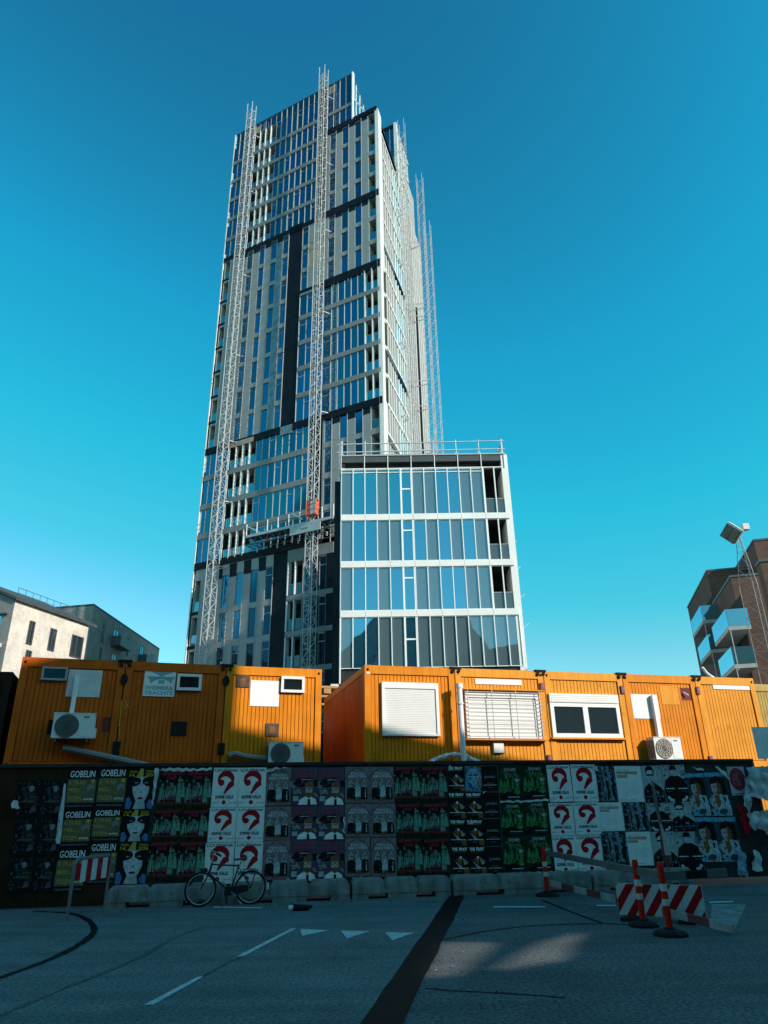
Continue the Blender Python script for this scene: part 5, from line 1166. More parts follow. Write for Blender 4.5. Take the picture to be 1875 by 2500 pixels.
def d_question():
    s = Sheet('paper_white'); s.t('LOUISIANA', .06, .95, .895, .965, 'ink_navy', .03)
    pts, ws = [], []
    for i in range(25):
        t = i / 24
        if t < .62:
            a = rad(205 - (t / .62) * 225); pts.append((.50 + .27 * math.cos(a), .665 + .185 * math.sin(a))); ws.append(.032 + .075 * max(0, math.sin(math.pi * (t / .62) ** 1.3)))
        else:
            q = (t - .62) / .38; pts.append((.755 - .29 * q ** .8, .60 - .27 * q)); ws.append(.088 * (1 - q) + .028)
    s.arc(pts, ws, 'ink_red'); s.e(.335, .615, .118, .082, 'ink_red')
    s.t('SOPHIE CALLE', .14, .84, .21, .295, 'ink_navy', .045); s.e(.48, .12, .075, .054, 'ink_red'); s.scrib(.05, .28, .10, .12, 'ink_navy', 1); s.scrib(.68, .95, .10, .12, 'ink_navy', 1); return s
def d_tivoli():
    s = Sheet('ink_mauve'); s.e(.5, .62, .48, .34, 'ink_plum', 26, 0, 180); s.e(.5, .62, .45, .31, 'ink_mauve', 26, 0, 180)
    s.e(.5, .93, .10, .018, 'ink_grey'); s.t('TIVOLI', .20, .82, .775, .845, 'ink_paleskin', .03); s.t('REVYEN', .14, .88, .695, .765, 'ink_paleskin', .03)
    for x in (.24, .50, .78): figure(s, x, .36, .30, 'ink_photo', 'ink_skin', 'ink_black', .10)
    s.g([(.36, .06), (.66, .06), (.60, .2), (.42, .2)], 'ink_brown'); figure(s, .26, .10, .44, 'ink_black', 'ink_skin', 'ink_black', .17); figure(s, .78, .10, .45, 'ink_black', 'ink_skin', 'ink_black', .15); figure(s, .53, .16, .38, 'ink_cloud', 'ink_skin', 'ink_black', .115); s.r(.82, .86, .14, .38, 'ink_photo')
    blobs(s, .06, .94, .10, .60, ['ink_mauve', 'ink_plum', 'ink_black', 'ink_pinkgrey'], 46, .012, .035, 4)
    for x, z in ((.24, .62), (.50, .63), (.78, .62), (.26, .485), (.78, .50), (.53, .49)): s.e(x, z, .036, .034, 'ink_skin', 10)
    for i in range(6): s.e(.08 + i * .165, .045, .05, .016, 'ink_pinkgrey')
    return s
def d_comic():
    s = Sheet('ink_plum'); s.e(.10, .54, .18, .10, 'ink_grey'); s.e(.22, .36, .2, .10, 'ink_grey'); blobs(s, 0, 1, .2, .5, ['ink_plum', 'ink_grey', 'ink_plum'], 30, .04, .09, 2)
    s.g([(.02, .56), (.2, .70), (.72, .72), (.60, .60), (.50, .60), (.48, .48), (.25, .46)], 'ink_black'); s.g([(.84, .66), (1, .64), (1, .46), (.86, .50)], 'ink_black'); blobs(s, .02, .98, .50, .70, ['ink_black', 'ink_plum'], 14, .02, .05, 4); s.t('NIKOLAJ', .24, .76, .86, .95, 'ink_magenta', .02); s.t('STOKHOLM', .12, .84, .735, .83, 'ink_magenta', .02); s.scrib(.35, .68, .655, .68, 'paper_white', 1); s.scrib(.05, .25, .37, .385, 'paper_white', 1)
    s.g([(.24, 0), (.98, 0), (.92, .14), (.72, .22), (.52, .22), (.30, .13)], 'paper_white'); s.e(.66, .40, .15, .18, 'ink_skin', 22); s.e(.66, .34, .155, .16, 'ink_brown', 20, 190, 350); s.g([(.50, .46), (.82, .46), (.82, .55), (.70, .60), (.54, .57)], 'ink_brown')
    s.r(.505, .645, .385, .435, 'ink_black'); s.r(.675, .815, .385, .435, 'ink_black'); s.r(.525, .625, .393, .427, 'ink_skin'); s.r(.695, .795, .393, .427, 'ink_skin'); s.r(.645, .675, .408, .42, 'ink_black'); s.e(.66, .295, .06, .014, 'ink_lips'); s.g([(.62, .15), (.70, .15), (.72, .0), (.62, 0)], 'ink_black'); s.r(.06, .26, .10, .23, 'ink_photo'); return s
def d_fray():
    s = Sheet('ink_black'); s.t('THE', .04, .36, .84, .96, 'paper_white', .05); s.t('FRAY', .44, .94, .84, .96, 'paper_white', .05); s.scrib(.1, .85, .79, .81, 'ink_gold', 1)
    s.g([(.45, .62), (.60, .60), (.56, .34), (.36, .42), (.26, .54)], 'ink_brown'); s.g([(.62, .60), (.95, .44), (.86, .36), (.70, .34)], 'ink_gold'); s.g([(.62, .60), (.95, .46), (.92, .40), (.75, .48)], 'ink_blue'); s.g([(.10, .56), (.2, .48), (.64, .24), (.58, .18), (.46, .22)], 'ink_skin'); s.g([(.44, .64), (.58, .64), (.56, .56), (.50, .54)], 'paper_white'); s.g([(.7, .0), (1, .0), (1, .22), (.66, .2)], 'ink_brown'); s.scrib(.06, .92, .20, .25, 'paper_white', 1); s.scrib(.3, .6, .11, .15, 'ink_grey', 2); return s
def d_cyan():
    s = Sheet('ink_cyan'); s.e(.5, .55, .34, .32, 'ink_sky', 22); s.g([(0, .6), (.3, .9), (.7, .95), (1, .7), (1, 1), (0, 1)], 'ink_olive'); s.e(.34, .62, .12, .06, 'ink_navy'); s.e(.66, .64, .12, .06, 'ink_navy'); s.g([(.1, .4), (.35, .3), (.55, .12), (.48, .08), (.2, .22)], 'ink_navy'); s.e(.85, .34, .13, .10, 'ink_orange'); blobs(s, 0, 1, 0, 1, ['ink_cyan', 'ink_sky', 'ink_navy', 'ink_blue', 'ink_cyan'], 90, .03, .10, 9); s.e(.85, .34, .10, .07, 'ink_orange', 9); s.scrib(.25, .8, .82, .86, 'paper_white', 1); s.scrib(.2, .85, .56, .60, 'paper_white', 1); s.scrib(.35, .7, .28, .30, 'paper_white', 1); s.g([(0, 0), (.3, 0), (.1, .1)], 'ink_pinkgrey'); return s
def d_jungle():
    s = Sheet('ink_black'); s.r(.0, 1, .985, 1, 'ink_grey'); s.r(.985, 1, 0, 1, 'ink_grey'); s.t('JUNGLI', .16, .82, .48, .59, 'ink_photo'); s.scrib(.28, .72, .28, .33, 'ink_pinkgrey', 1); s.scrib(.10, .88, .21, .245, 'paper_white', 1); s.scrib(.35, .65, .11, .14, 'ink_grey', 2); return s
def d_swamp():
    s = Sheet('ink_dkgreen'); s.e(.52, .72, .30, .06, 'ink_olive', 24); s.r(0, 1, 0, .12, 'ink_black'); blobs(s, .15, .9, .55, .85, ['ink_dkgreen', 'ink_leaf', 'ink_olive', 'ink_black'], 60, .02, .06, 6); s.t('SWAMP', .26, .76, .83, .93, 'ink_photo', .012)
    for x, z, h, w_ in ((.10, .24, .42, .10), (.24, .22, .36, .08), (.38, .22, .44, .11), (.58, .32, .32, .06), (.76, .20, .60, .11)): figure(s, x, z, h, 'ink_leaf', 'ink_leaf', 'ink_dkgreen', w_, True)
    blobs(s, .02, .9, .20, .50, ['ink_leaf', 'ink_dkgreen', 'ink_black', 'ink_green'], 60, .012, .045, 2); s.g([(.66, .60), (.86, .60), (.80, .52), (.70, .53)], 'ink_photo'); s.g([(.1, .14), (.7, .14), (.55, .24), (.3, .26)], 'ink_black'); s.scrib(.34, .82, .09, .12, 'paper_white', 1); s.scrib(.25, .9, .03, .06, 'ink_navy', 2); return s
def d_forest():
    s = Sheet('ink_sky'); s.r(0, 1, 0, .34, 'ink_forest'); rr = random.Random(5)
    for i in range(16): x = rr.uniform(0, 1); w_ = rr.uniform(.02, .07); s.g([(x - w_, 0), (x + w_, 0), (x + w_ * .5 + rr.uniform(-.1, .1), 1), (x - w_ * .5 + rr.uniform(-.1, .1), 1)], rr.choice(['ink_forest', 'ink_black', 'ink_forest', 'ink_navy']))
    s.g([(.48, 0), (.60, 0), (.56, 1), (.47, 1)], 'ink_black'); blobs(s, 0, 1, 0, 1, ['ink_forest', 'ink_navy', 'ink_black', 'ink_sky', 'ink_olive'], 150, .015, .06, 12); s.e(.84, .2, .05, .15, 'ink_black'); return s
def d_text():
    s = Sheet('paper_white'); s.r(.05, .84, .77, .86, 'ink_photo'); s.r(.05, .44, .67, .76, 'ink_photo'); s.t('For helvede', .06, .83, .775, .855, 'ink_orange', .015); s.t('mænd!', .06, .43, .675, .755, 'ink_orange', .015); s.scrib(.05, .6, .89, .91, 'ink_orange', 1); s.scrib(.06, .62, .05, .08, 'ink_photo', 1); return s
def d_man():
    s = Sheet('ink_photo'); blobs(s, 0, 1, .4, 1, ['ink_photo'], 10, .05, .1, 3); s.e(.42, .72, .17, .20, 'ink_paleskin', 22); s.g([(.46, .54), (.58, .62), (.60, .80), (.50, .84), (.50, .66)], 'ink_photo'); s.g([(.22, .78), (.22, .92), (.36, 1), (.56, .98), (.63, .88), (.62, .76), (.55, .88), (.34, .88)], 'ink_black'); s.r(.25, .40, .72, .77, 'ink_black'); s.r(.44, .59, .72, .77, 'ink_black'); s.r(.40, .44, .745, .76, 'ink_black'); s.g([(.34, .6), (.55, .6), (.60, .46), (.32, .46)], 'ink_paleskin'); s.e(.40, .615, .06, .012, 'ink_lips'); s.g([(.39, .73), (.44, .73), (.42, .65), (.37, .65)], 'ink_photo')
    s.g([(0, .30), (.10, .42), (.34, .53), (.42, .38), (.55, .54), (.85, .40), (1, .26), (1, 0), (0, 0)], 'ink_black'); s.scrib(.10, .9, .12, .18, 'ink_blue', 1); blobs(s, .02, .98, .02, .36, ['ink_black', 'ink_grey', 'ink_black', 'hoard_board'], 40, .02, .07, 5); s.r(.86, .93, .91, .96, 'ink_navy'); return s
def d_cap():
    s = Sheet('ink_photo'); rr = random.Random(2)
    for i in range(26): x = rr.uniform(0, .9); z = rr.uniform(.55, .97); s.r(x, x + rr.uniform(.05, .2), z, z + .035, rr.choice(['ink_black', 'paper_white', 'ink_navy', 'ink_grey']))
    s.g([(.04, 0), (.0, .3), (.10, .58), (.34, .70), (.66, .70), (.9, .58), (1, .3), (.96, 0)], 'ink_black'); s.e(.48, .82, .11, .13, 'ink_paleskin', 18); s.g([(.33, .86), (.63, .86), (.60, .97), (.46, 1), (.36, .96)], 'ink_black'); s.e(.45, .83, .03, .012, 'ink_black'); s.e(.53, .83, .03, .012, 'ink_black'); s.e(.49, .755, .04, .01, 'ink_lips')
    s.arc([(.10, .14), (.2, .05), (.34, .02)], [.05, .06, .05], 'ink_paleskin'); s.arc([(.9, .14), (.8, .05), (.66, .02)], [.05, .06, .05], 'ink_paleskin'); s.scrib(.06, .42, .33, .38, 'paper_white', 1); s.scrib(.58, .96, .33, .38, 'paper_white', 1); s.scrib(.08, .3, .27, .29, 'ink_grey', 1); s.scrib(.68, .94, .27, .29, 'ink_grey', 1); return s
def d_boy():
    s = Sheet('ink_navy'); s.r(0, 1, .90, 1, 'ink_cyan'); s.scrib(.05, .9, .92, .97, 'ink_sky', 1); s.g([(.0, .0), (1, 0), (1, .3), (.85, .48), (.5, .5), (.2, .42)], 'ink_cloud'); blobs(s, 0, 1, 0, .46, ['ink_cloud', 'ink_sky', 'ink_navy', 'ink_cloud', 'ink_black'], 90, .02, .07, 7); s.e(.44, .66, .24, .22, 'ink_skin', 22); s.g([(.16, .72), (.22, .86), (.5, .92), (.86, .86), (.9, .6), (.76, .5), (.72, .66), (.55, .76), (.34, .74)], 'ink_black'); s.g([(.44, .44), (.68, .54), (.70, .74), (.50, .80), (.48, .62)], 'ink_brown'); s.g([(.50, .92), (.9, .86), (.95, .5), (.72, .46), (.70, .70), (.56, .78), (.40, .84)], 'ink_black'); s.e(.34, .66, .04, .012, 'ink_black'); s.e(.50, .66, .04, .012, 'ink_black'); s.e(.42, .54, .06, .012, 'ink_lips'); s.g([(.3, .46), (.52, .46), (.56, .30), (.44, .20), (.30, .30)], 'ink_brown'); s.g([(.05, .40), (.2, .42), (.14, .3), (.3, .2), (.2, .14), (.06, .25)], 'ink_skin'); s.e(.6, .10, .2, .06, 'ink_navy'); s.e(.25, .05, .16, .05, 'ink_cyan'); return s
def d_dark():
    s = Sheet('ink_black'); s.e(.56, .78, .12, .11, 'ink_grey', 18); s.e(.56, .83, .13, .07, 'ink_black', 16, 0, 180); s.e(.53, .78, .02, .01, 'ink_black'); s.e(.60, .78, .02, .01, 'ink_black'); s.g([(.3, .35), (.9, .35), (.78, .62), (.62, .68), (.5, .68), (.36, .6)], 'hoard_board'); s.t('Sang', .52, .9, .50, .57, 'ink_olive'); s.scrib(.2, .8, .40, .44, 'ink_olive', 1); blobs(s, .05, .95, .05, .95, ['hoard_board', 'ink_black', 'ink_plum', 'ink_black', 'ink_navy'], 60, .02, .08, 3); s.e(.56, .77, .08, .085, 'ink_grey', 12); s.g([(.6, .1), (.9, .14), (.86, .3), (.7, .28)], 'ink_plum'); return s
def d_redround():
    s = Sheet('ink_photo'); s.e(.50, .56, .46, .40, 'ink_crimson', 26); rr = random.Random(9)
    for i in range(14): s.arc([(.2 + rr.random() * .5, .3 + rr.random() * .5) for _ in range(3)], [.012] * 3, 'ink_pinkgrey')
    s.scrib(.2, .7, .03, .08, 'ink_black', 1); return s
for k, fn in dict(gobelin=d_gobelin, face=d_face, crimson=d_crimson, question=d_question, tivoli=d_tivoli, comic=d_comic, fray=d_fray, cyan=d_cyan, jungle=d_jungle, swamp=d_swamp, forest=d_forest, text=d_text, man=d_man, cap=d_cap, boy=d_boy, dark=d_dark, redround=d_redround).items():
    D[k] = fn().data('poster')
TXT = dict(gobelin='olive tapestry poster', face='pale made-up face poster', crimson='green figures poster with crimson lettering', question='white poster with red question mark', tivoli='mauve revue poster', comic='bearded man poster', fray='black shard poster', cyan='bright blue face poster', jungle='plain black poster with pale title',
 swamp='dark green poster of long dresses', forest='bare tree photo poster', text='white poster with orange headline', man='poster of a man in sunglasses', cap='poster of a man in cap', boy='blue poster of a boy in white', dark='almost black small face poster', redround='pale poster with crimson disc')
_n = 0
def poster(kind, x0, y0, x1, y1, where, grp, d=.0):
    global _n; _n += 1
    ym, xm = (y0 + y1) / 2, (x0 + x1) / 2
    ua, ub = FH.uz(x0, ym)[0], FH.uz(x1, ym)[0]; zt, zb = FH.uz(xm, y0)[1], FH.uz(xm, y1)[1]
    zt = min(zt, 2.59)
    o = bpy.data.objects.new('poster', D[kind]); COL.objects.link(o)
    dd = .002 + (_n % 4) * .0035 + d
    o.location = FH.p(ua, dd, zb); r = random.Random(_n)
    o.rotation_euler = (0, r.uniform(-.012, .012), ANG); o.scale = (ub - ua, 1, zt - zb)
    o['label'] = TXT[kind] + ', ' + where; assert len(o['label'].split()) <= 16, o['label']; o['category'] = 'poster'; o['group'] = grp
RW = ('top', 'middle', 'bottom')
def block2(kind, cols, ctx, grp):
    """cols: list of columns, each a list of pixel boxes from top to bottom"""
    for ci, col in enumerate(cols):
        for ri, bx_ in enumerate(col):
            side = '' if len(cols) == 1 else (' left' if ci == 0 else ' right'); poster(kind, *bx_, RW[ri] + side + ' ' + ctx, grp)
block2('dark', [[(40, 1905, 100, 1995), (32, 1998, 92, 2088), (22, 2092, 82, 2178)], [(101, 1905, 158, 1995), (93, 1998, 148, 2088), (83, 2092, 134, 2178)]], 'of the far left pair', 'near black posters at the far left')
block2('gobelin', [[(164, 1877, 234, 1975), (152, 1977, 222, 2069), (137, 2071, 208, 2179)], [(239, 1874, 307, 1973), (227, 1974, 294, 2055), (216, 2055, 283, 2160)]], 'of the pair behind the striped sign', 'olive tapestry posters')
block2('face', [[(311, 1877, 376, 1975), (298, 1977, 364, 2054), (286, 2055, 360, 2157)]], 'of its column', 'made-up face posters')
block2('crimson', [[(388, 1882, 452, 1974), (374, 1976, 440, 2051), (362, 2053, 432, 2150)], [(453, 1881, 516, 1974), (442, 1976, 507, 2051), (434, 2053, 500, 2150)]], 'beside the posters over the bicycle', 'green figure posters')
block2('question', [[(518, 1874, 581, 1970), (509, 1971, 576, 2056), (498, 2057, 570, 2158)], [(582, 1874, 649, 1970), (577, 1971, 644, 2055), (572, 2056, 640, 2156)]], 'above the bicycle', 'question mark posters')
block2('tivoli', [[(648, 1876, 711, 1967), (644, 1969, 709, 2051), (641, 2052, 707, 2148)]], 'of the single column by the bicycle', 'mauve revue posters')
block2('comic', [[(713, 1874, 776, 1965), (710, 1966, 774, 2049), (708, 2050, 773, 2150)], [(777, 1874, 840, 1965), (775, 1966, 840, 2049), (774, 2050, 840, 2150)]], 'between the revue posters', 'bearded man posters')
block2('tivoli', [[(842, 1872, 901, 1960), (842, 1962, 904, 2043), (842, 2045, 904, 2140)], [(902, 1872, 962, 1960), (905, 1962, 966, 2043), (906, 2045, 968, 2140)]], 'of the pair right of the bearded man', 'mauve revue posters')
block2('crimson', [[(963, 1870, 1025, 1958), (967, 1960, 1029, 2043), (970, 2045, 1032, 2139)], [(1026, 1870, 1090, 1958), (1030, 1960, 1094, 2043), (1033, 2045, 1097, 2139)]], 'beside the black shard posters', 'green figure posters')
for bx_, wh in (((1094, 1870, 1134, 1932), 'top of the left column'), ((1095, 1934, 1136, 1998), 'second down, left'), ((1137, 1934, 1178, 1998), 'just below the bright blue poster'), ((1098, 2000, 1138, 2064), 'third down, left'), ((1139, 2000, 1181, 2064), 'third down, right'), ((1102, 2066, 1145, 2135), 'bottom left'), ((1146, 2066, 1187, 2135), 'bottom right')): poster('fray', *bx_, wh, 'black shard posters')
poster('cyan', 1135, 1870, 1175, 1932, 'only one, top of the hoarding', 'blue face poster')
for bx_, wh in (((1176, 1869, 1216, 1931), 'top of its column'), ((1179, 1933, 1220, 1997), 'second from top'), ((1182, 1998, 1224, 2064), 'third from top'), ((1188, 2066, 1229, 2135), 'bottom of its column')): poster('jungle', *bx_, wh, 'plain black posters')
block2('swamp', [[(1217, 1869, 1275, 1955), (1222, 1959, 1282, 2038), (1228, 2040, 1284, 2130)], [(1276, 1867, 1337, 1952), (1283, 1955, 1341, 2036), (1285, 2037, 1351, 2128)]], 'of the green pair', 'dark green posters')
block2('question', [[(1338, 1868, 1395, 1958), (1342, 1960, 1401, 2040), (1349, 2041, 1408, 2134)], [(1396, 1866, 1456, 1957), (1402, 1959, 1465, 2038), (1409, 2039, 1475, 2131)]], 'right of the green posters', 'question mark posters')
for kind, bx_, wh in (('forest', (1457, 1871, 1503, 1957), 'top one'), ('text', (1504, 1870, 1568, 1958), 'top one'), ('text', (1463, 1959, 1521, 2029), 'middle one, beside the question marks'), ('forest', (1522, 1959, 1581, 2029), 'middle one'), ('forest', (1469, 2031, 1531, 2106), 'bottom one'), ('text', (1532, 2030, 1591, 2113), 'bottom one, above the red and white posts')): poster(kind, *bx_, wh, 'tree and headline posters')
for kind, bx_, wh in (('man', (1569, 1870, 1618, 1958), 'top one'), ('cap', (1619, 1868, 1677, 1957), 'top one'), ('cap', (1582, 1960, 1636, 2028), 'middle one'), ('man', (1637, 1958, 1694, 2028), 'middle one'), ('man', (1592, 2030, 1650, 2118), 'bottom one'), ('cap', (1651, 2030, 1712, 2124), 'bottom one')): poster(kind, *bx_, wh, 'black and white men posters')
block2('boy', [[(1680, 1888, 1727, 1992), (1698, 1995, 1752, 2104)], [(1728, 1886, 1778, 1992), (1753, 1995, 1805, 2104)]], 'near the torn sheet', 'blue boy posters')
poster('redround', 1780, 1872, 1822, 1942, 'beside the torn white sheet', 'red disc poster')
# torn sheets hanging at the right end, paper scraps
def rag(name, label, pts, mt, d=.03, wob=.05):
    """crumpled sheet: outline in hoarding pixels, subdivided and displaced"""
    import bmesh
    P = [FH.uz(x, y) for x, y in pts]; o_ = FH.p(P[0][0], d, P[0][1]); bm = bmesh.new(); vs = [bm.verts.new((u - P[0][0], 0, z - P[0][1])) for u, z in P]; f = bm.faces.new(vs); bmesh.ops.triangulate(bm, faces=[f]); bmesh.ops.subdivide_edges(bm, edges=bm.edges[:], cuts=5, use_grid_fill=True)
    for v in bm.verts: v.co.y = -abs(wob * (math.sin(v.co.x * 13 + v.co.z * 4) + .6 * math.sin(v.co.z * 17 - v.co.x * 9))) ; v.co.x += .015 * math.sin(v.co.z * 31); v.co.z += .015 * math.sin(v.co.x * 37)
    me = bpy.data.meshes.new(name); bm.to_mesh(me); bm.free(); me.materials.append(M[mt]); me.polygons.foreach_set('use_smooth', [True] * len(me.polygons))
    o = bpy.data.objects.new(name, me); COL.objects.link(o); o.location = o_; o.rotation_euler = (0, 0, ANG); o['label'] = label; o['category'] = 'torn paper'; o['group'] = 'torn sheets on the hoarding'; return o
sE = lambda pts: [(1680 + x / 6.508, 1860 + y / 6.508) for x, y in pts]
rag('torn_sheet', 'large white torn sheet draped over the right end of the hoarding', sE([(900, 90), (1230, 70), (1269, 500), (1240, 620), (920, 540), (960, 760), (880, 800), (850, 600), (870, 330)]), 'torn_paper', .05, .09)
rag('torn_sheet', 'pale torn sheet hanging below the draped one at right', sE([(900, 820), (1060, 780), (1269, 760), (1269, 1180), (1130, 1060), (1000, 1090), (940, 960)]), 'torn_paper', .05, .08)
rag('torn_sheet', 'narrow pale torn strip low at the right end', sE([(1010, 1400), (1100, 1420), (1150, 1740), (980, 1720)]), 'torn_paper', .05, .05)
rag('torn_sheet', 'bluish torn scrap hanging below the blue boy posters', sE([(740, 1360), (860, 1440), (930, 1820), (760, 1800)]), 'ink_sky', .05, .05)
rag('torn_sheet', 'slanting deep red torn strip left of the draped white sheet', sE([(760, 690), (850, 660), (980, 1060), (900, 1180), (830, 1060)]), 'ink_red', .04, .03)
sB = lambda pts: [(360 + x / 4.366, 1840 + y / 4.366) for x, y in pts]
rag('torn_sheet', 'ragged white paper edge along the top of the green figure posters', sB([(130, 190), (160, 158), (300, 152), (520, 162), (680, 150), (684, 178), (500, 186), (330, 192), (180, 184)]), 'torn_paper', .03, .03)
rag('torn_sheet', 'curled white paper corner beside the top question mark poster', sB([(1268, 180), (1330, 150), (1530, 150), (1400, 165), (1280, 205)]), 'torn_paper', .03, .03)
rag('torn_sheet', 'white paper tatter hanging below the bearded man posters', [(800, 2148), (820, 2146), (816, 2170), (804, 2170)], 'torn_paper', .03, .02)
sA = lambda pts: [(x / 4.366, 1840 + y / 4.366) for x, y in pts]
rag('torn_sheet', 'long torn pale strip left of the olive tapestry posters', sA([(690, 320), (712, 330), (640, 960), (600, 970), (640, 640)]), 'torn_paper', .03, .02)
rag('torn_sheet', 'small pale scrap among the near black posters', sA([(140, 505), (205, 500), (215, 580), (125, 590)]), 'torn_paper', .03, .02)
rag('torn_sheet', 'crumpled pale seam of paper right of the top made-up face poster', sB([(80, 160), (130, 160), (100, 320), (60, 560), (50, 560), (78, 330)]), 'torn_paper', .03, .03)
rag('torn_sheet', 'white paper band under the top green posters', [(1221, 1955), (1282, 1954), (1337, 1950), (1338, 1955), (1282, 1959), (1221, 1959)], 'torn_paper', .03, .01)
rag('torn_sheet', 'white paper band under the bottom green posters', [(1231, 2131), (1290, 2129), (1354, 2127), (1354, 2132), (1290, 2135), (1231, 2136)], 'torn_paper', .03, .01)
sD = lambda pts: [(1060 + x / 3.95, 1840 + y / 3.95) for x, y in pts]
sC = lambda pts: [(640 + x / 3.6065, 1840 + y / 3.6065) for x, y in pts]
sE4 = lambda pts: [(1440 + x / 3.814, 1840 + y / 3.814) for x, y in pts]
rag('torn_sheet', 'small curled white corner on the second plain black poster', sD([(465, 372), (496, 366), (480, 392)]), 'torn_paper', .03, .02)
rag('torn_sheet', 'pale torn flap over the title of a black shard poster', sD([(315, 690), (350, 632), (385, 640), (360, 676)]), 'torn_paper', .03, .02)
rag('torn_sheet', 'white torn tip over the topmost black shard poster', sD([(128, 165), (140, 115), (162, 128), (158, 165)]), 'torn_paper', .03, .02)
rag('torn_sheet', 'curled white corner under the lowest single revue poster', sC([(203, 1118), (236, 1090), (230, 1116)]), 'torn_paper', .03, .02)
rag('torn_sheet', 'thin white torn strip under the paired revue posters', sC([(785, 1092), (955, 1084), (950, 1096), (800, 1106)]), 'torn_paper', .03, .015)
rag('torn_sheet', 'white torn edge right of the lowest bearded man posters', sC([(716, 560), (730, 562), (726, 700), (716, 705)]), 'torn_paper', .03, .015)
rag('torn_sheet', 'pale folded strip above the blue boy posters', sE4([(945, 128), (1060, 140), (1050, 162), (990, 148)]), 'torn_paper', .03, .03)
rag('torn_sheet', 'pale slanting fold between the blue boy posters and crimson disc', sE4([(1160, 120), (1200, 128), (1300, 232), (1280, 240), (1220, 190)]), 'torn_paper', .03, .03)
rag('torn_sheet', 'rumpled white corner right of the topmost question mark poster', sD([(1500, 118), (1570, 116), (1572, 170), (1545, 150)]), 'torn_paper', .03, .03)
uW, zW = FH.uz(1858, 1866); f = MB(); f.box(0, 1.2, 0, .02, 0, .75, 'paper_white'); f.build('pale_sheet', None, loc=FH.p(uW, -.05, 2.67), rotz=ANG, label='pale board above the right end of the hoarding', category='board')

# ================================================================== street furniture
# striped sign board on an inverted U tube
sg0, sg1 = atz(162.6, 2250), atz(254, 2225); ang = math.atan2((sg1 - sg0).y, (sg1 - sg0).x); sl = (sg1 - sg0).length
fs = Frame(sg0, (sg1 - sg0).xy); _, zt = fs.uz(200, 2106); zt = max(.95, min(zt, 1.25)); _, zbm = fs.uz(210, 2151)
t = thing('striped_sign', 'red and white vertically striped sign on two grey legs before the posters', 'road sign', sg0, ang)
f = MB(); r_ = .12
for s in (0, 1):
    x = 0 if s == 0 else sl; f.bar((x, 0, 0), (x, 0, zt - r_), .028, 'post_grey', 8)
    pr = None
    for i in range(7):
        a = rad(90 * i / 6); q = (r_ - r_ * math.cos(a) if s == 0 else sl - r_ + r_ * math.cos(a), 0, zt - r_ + r_ * math.sin(a))
        if pr: f.bar(pr, q, .028, 'post_grey', 8)
        pr = q
f.bar((r_, 0, zt), (sl - r_, 0, zt), .028, 'post_grey', 8); f.build('leg_frame', t)
f = MB(); n = 7; zb_ = max(.45, zbm); a0, a1 = .03, sl - .03; s = (a1 - a0) / 6.5
for i in range(7):
    x0 = a0 + i * s; x1 = min(a0 + (i + 1) * s, a1); f.box(x0, x1, -.012, .012, zb_ + (.0 if 0 < i < 6 else .04), zt - .03 - (.0 if 0 < i < 6 else .05), 'barrier_red' if i % 2 == 0 else 'barrier_white')
f.build('striped_panel', t); f = MB(); f.box(a0 + 4.35 * s, a0 + 4.7 * s, -.016, -.0125, zt - .22, zt - .12, 'ink_magenta'); f.build('sticker', t)
# bicycle
bw = atz(486, 2215); br = atz(609.6, 2209); bang = math.atan2((br - bw).y, (br - bw).x); wb = (br - bw).length; k_ = wb / 1.06
bike = thing('bicycle', 'old black city bicycle parked in front of the question mark posters', 'bicycle', bw, bang)
RWh = .335 * k_; cF = Vector((0, 0, RWh)); cR = Vector((wb, 0, RWh)); s_ = k_
def wheel(c, ang=0):
    f = MB(); f.torus(c, (0, 1, 0), RWh - .018, .018, 'rubber', 44, 8); w_ = f.build('wheel', bike, True)
    f = MB(); f.torus(c, (0, 1, 0), RWh - .042, .010, 'chrome', 44, 6); f.build('rim', w_, True)
    f = MB(); f.bar(c + Vector((0, -.04, 0)), c + Vector((0, .04, 0)), .025, 'chrome', 10)
    for i in range(28): a = 2 * math.pi * i / 28; f.bar(c + Vector((math.cos(a + .25) * .02, .02 * (-1) ** i, math.sin(a + .25) * .02)), c + Vector((math.cos(a) * (RWh - .045), 0, math.sin(a) * (RWh - .045))), .0016, 'galv', 3)
    f.build('spokes', w_)
wheel(cF); wheel(cR)
HT = Vector((.36 * s_, 0, .88 * s_)); HB_ = Vector((.27 * s_, 0, .66 * s_)); ST = Vector((.80 * s_, 0, .86 * s_)); BBk = Vector((.63 * s_, 0, .30 * s_))
SX = lambda px, py: (lambda q: Vector((q[0], 0, q[1])))(Frame(bw, (br - bw).xy).uz(px, py))
HT = SX(360 + 690 / 4.366, 1840 + 1180 / 4.366); HB_ = SX(360 + 655 / 4.366, 1840 + 1280 / 4.366); ST = SX(360 + 972 / 4.366, 1840 + 1195 / 4.366); BBk = SX(360 + 885 / 4.366, 1840 + 1470 / 4.366)
f = MB(); f.bar(HT + Vector((0, 0, .03)), HB_, .02, 'bike_black', 10); f.bar(HT, ST, .015, 'bike_black', 10); f.bar(HB_, BBk, .017, 'bike_black', 10); f.bar(ST + (ST - BBk) * .06, BBk, .016, 'bike_black', 10)
for d in (-.05, .05): f.bar(BBk + Vector((0, d * .6, 0)), cR + Vector((0, d, 0)), .010, 'bike_black', 8); f.bar(ST + Vector((0, d * .4, -.02)), cR + Vector((0, d, 0)), .009, 'bike_black', 8)
f.build('frame', bike)
f = MB()
for d in (-.05, .05): f.bar(HB_ + Vector((0, d * .7, 0)), cF + Vector((0, d, 0)), .011, 'bike_black', 8)
f.build('fork', bike)
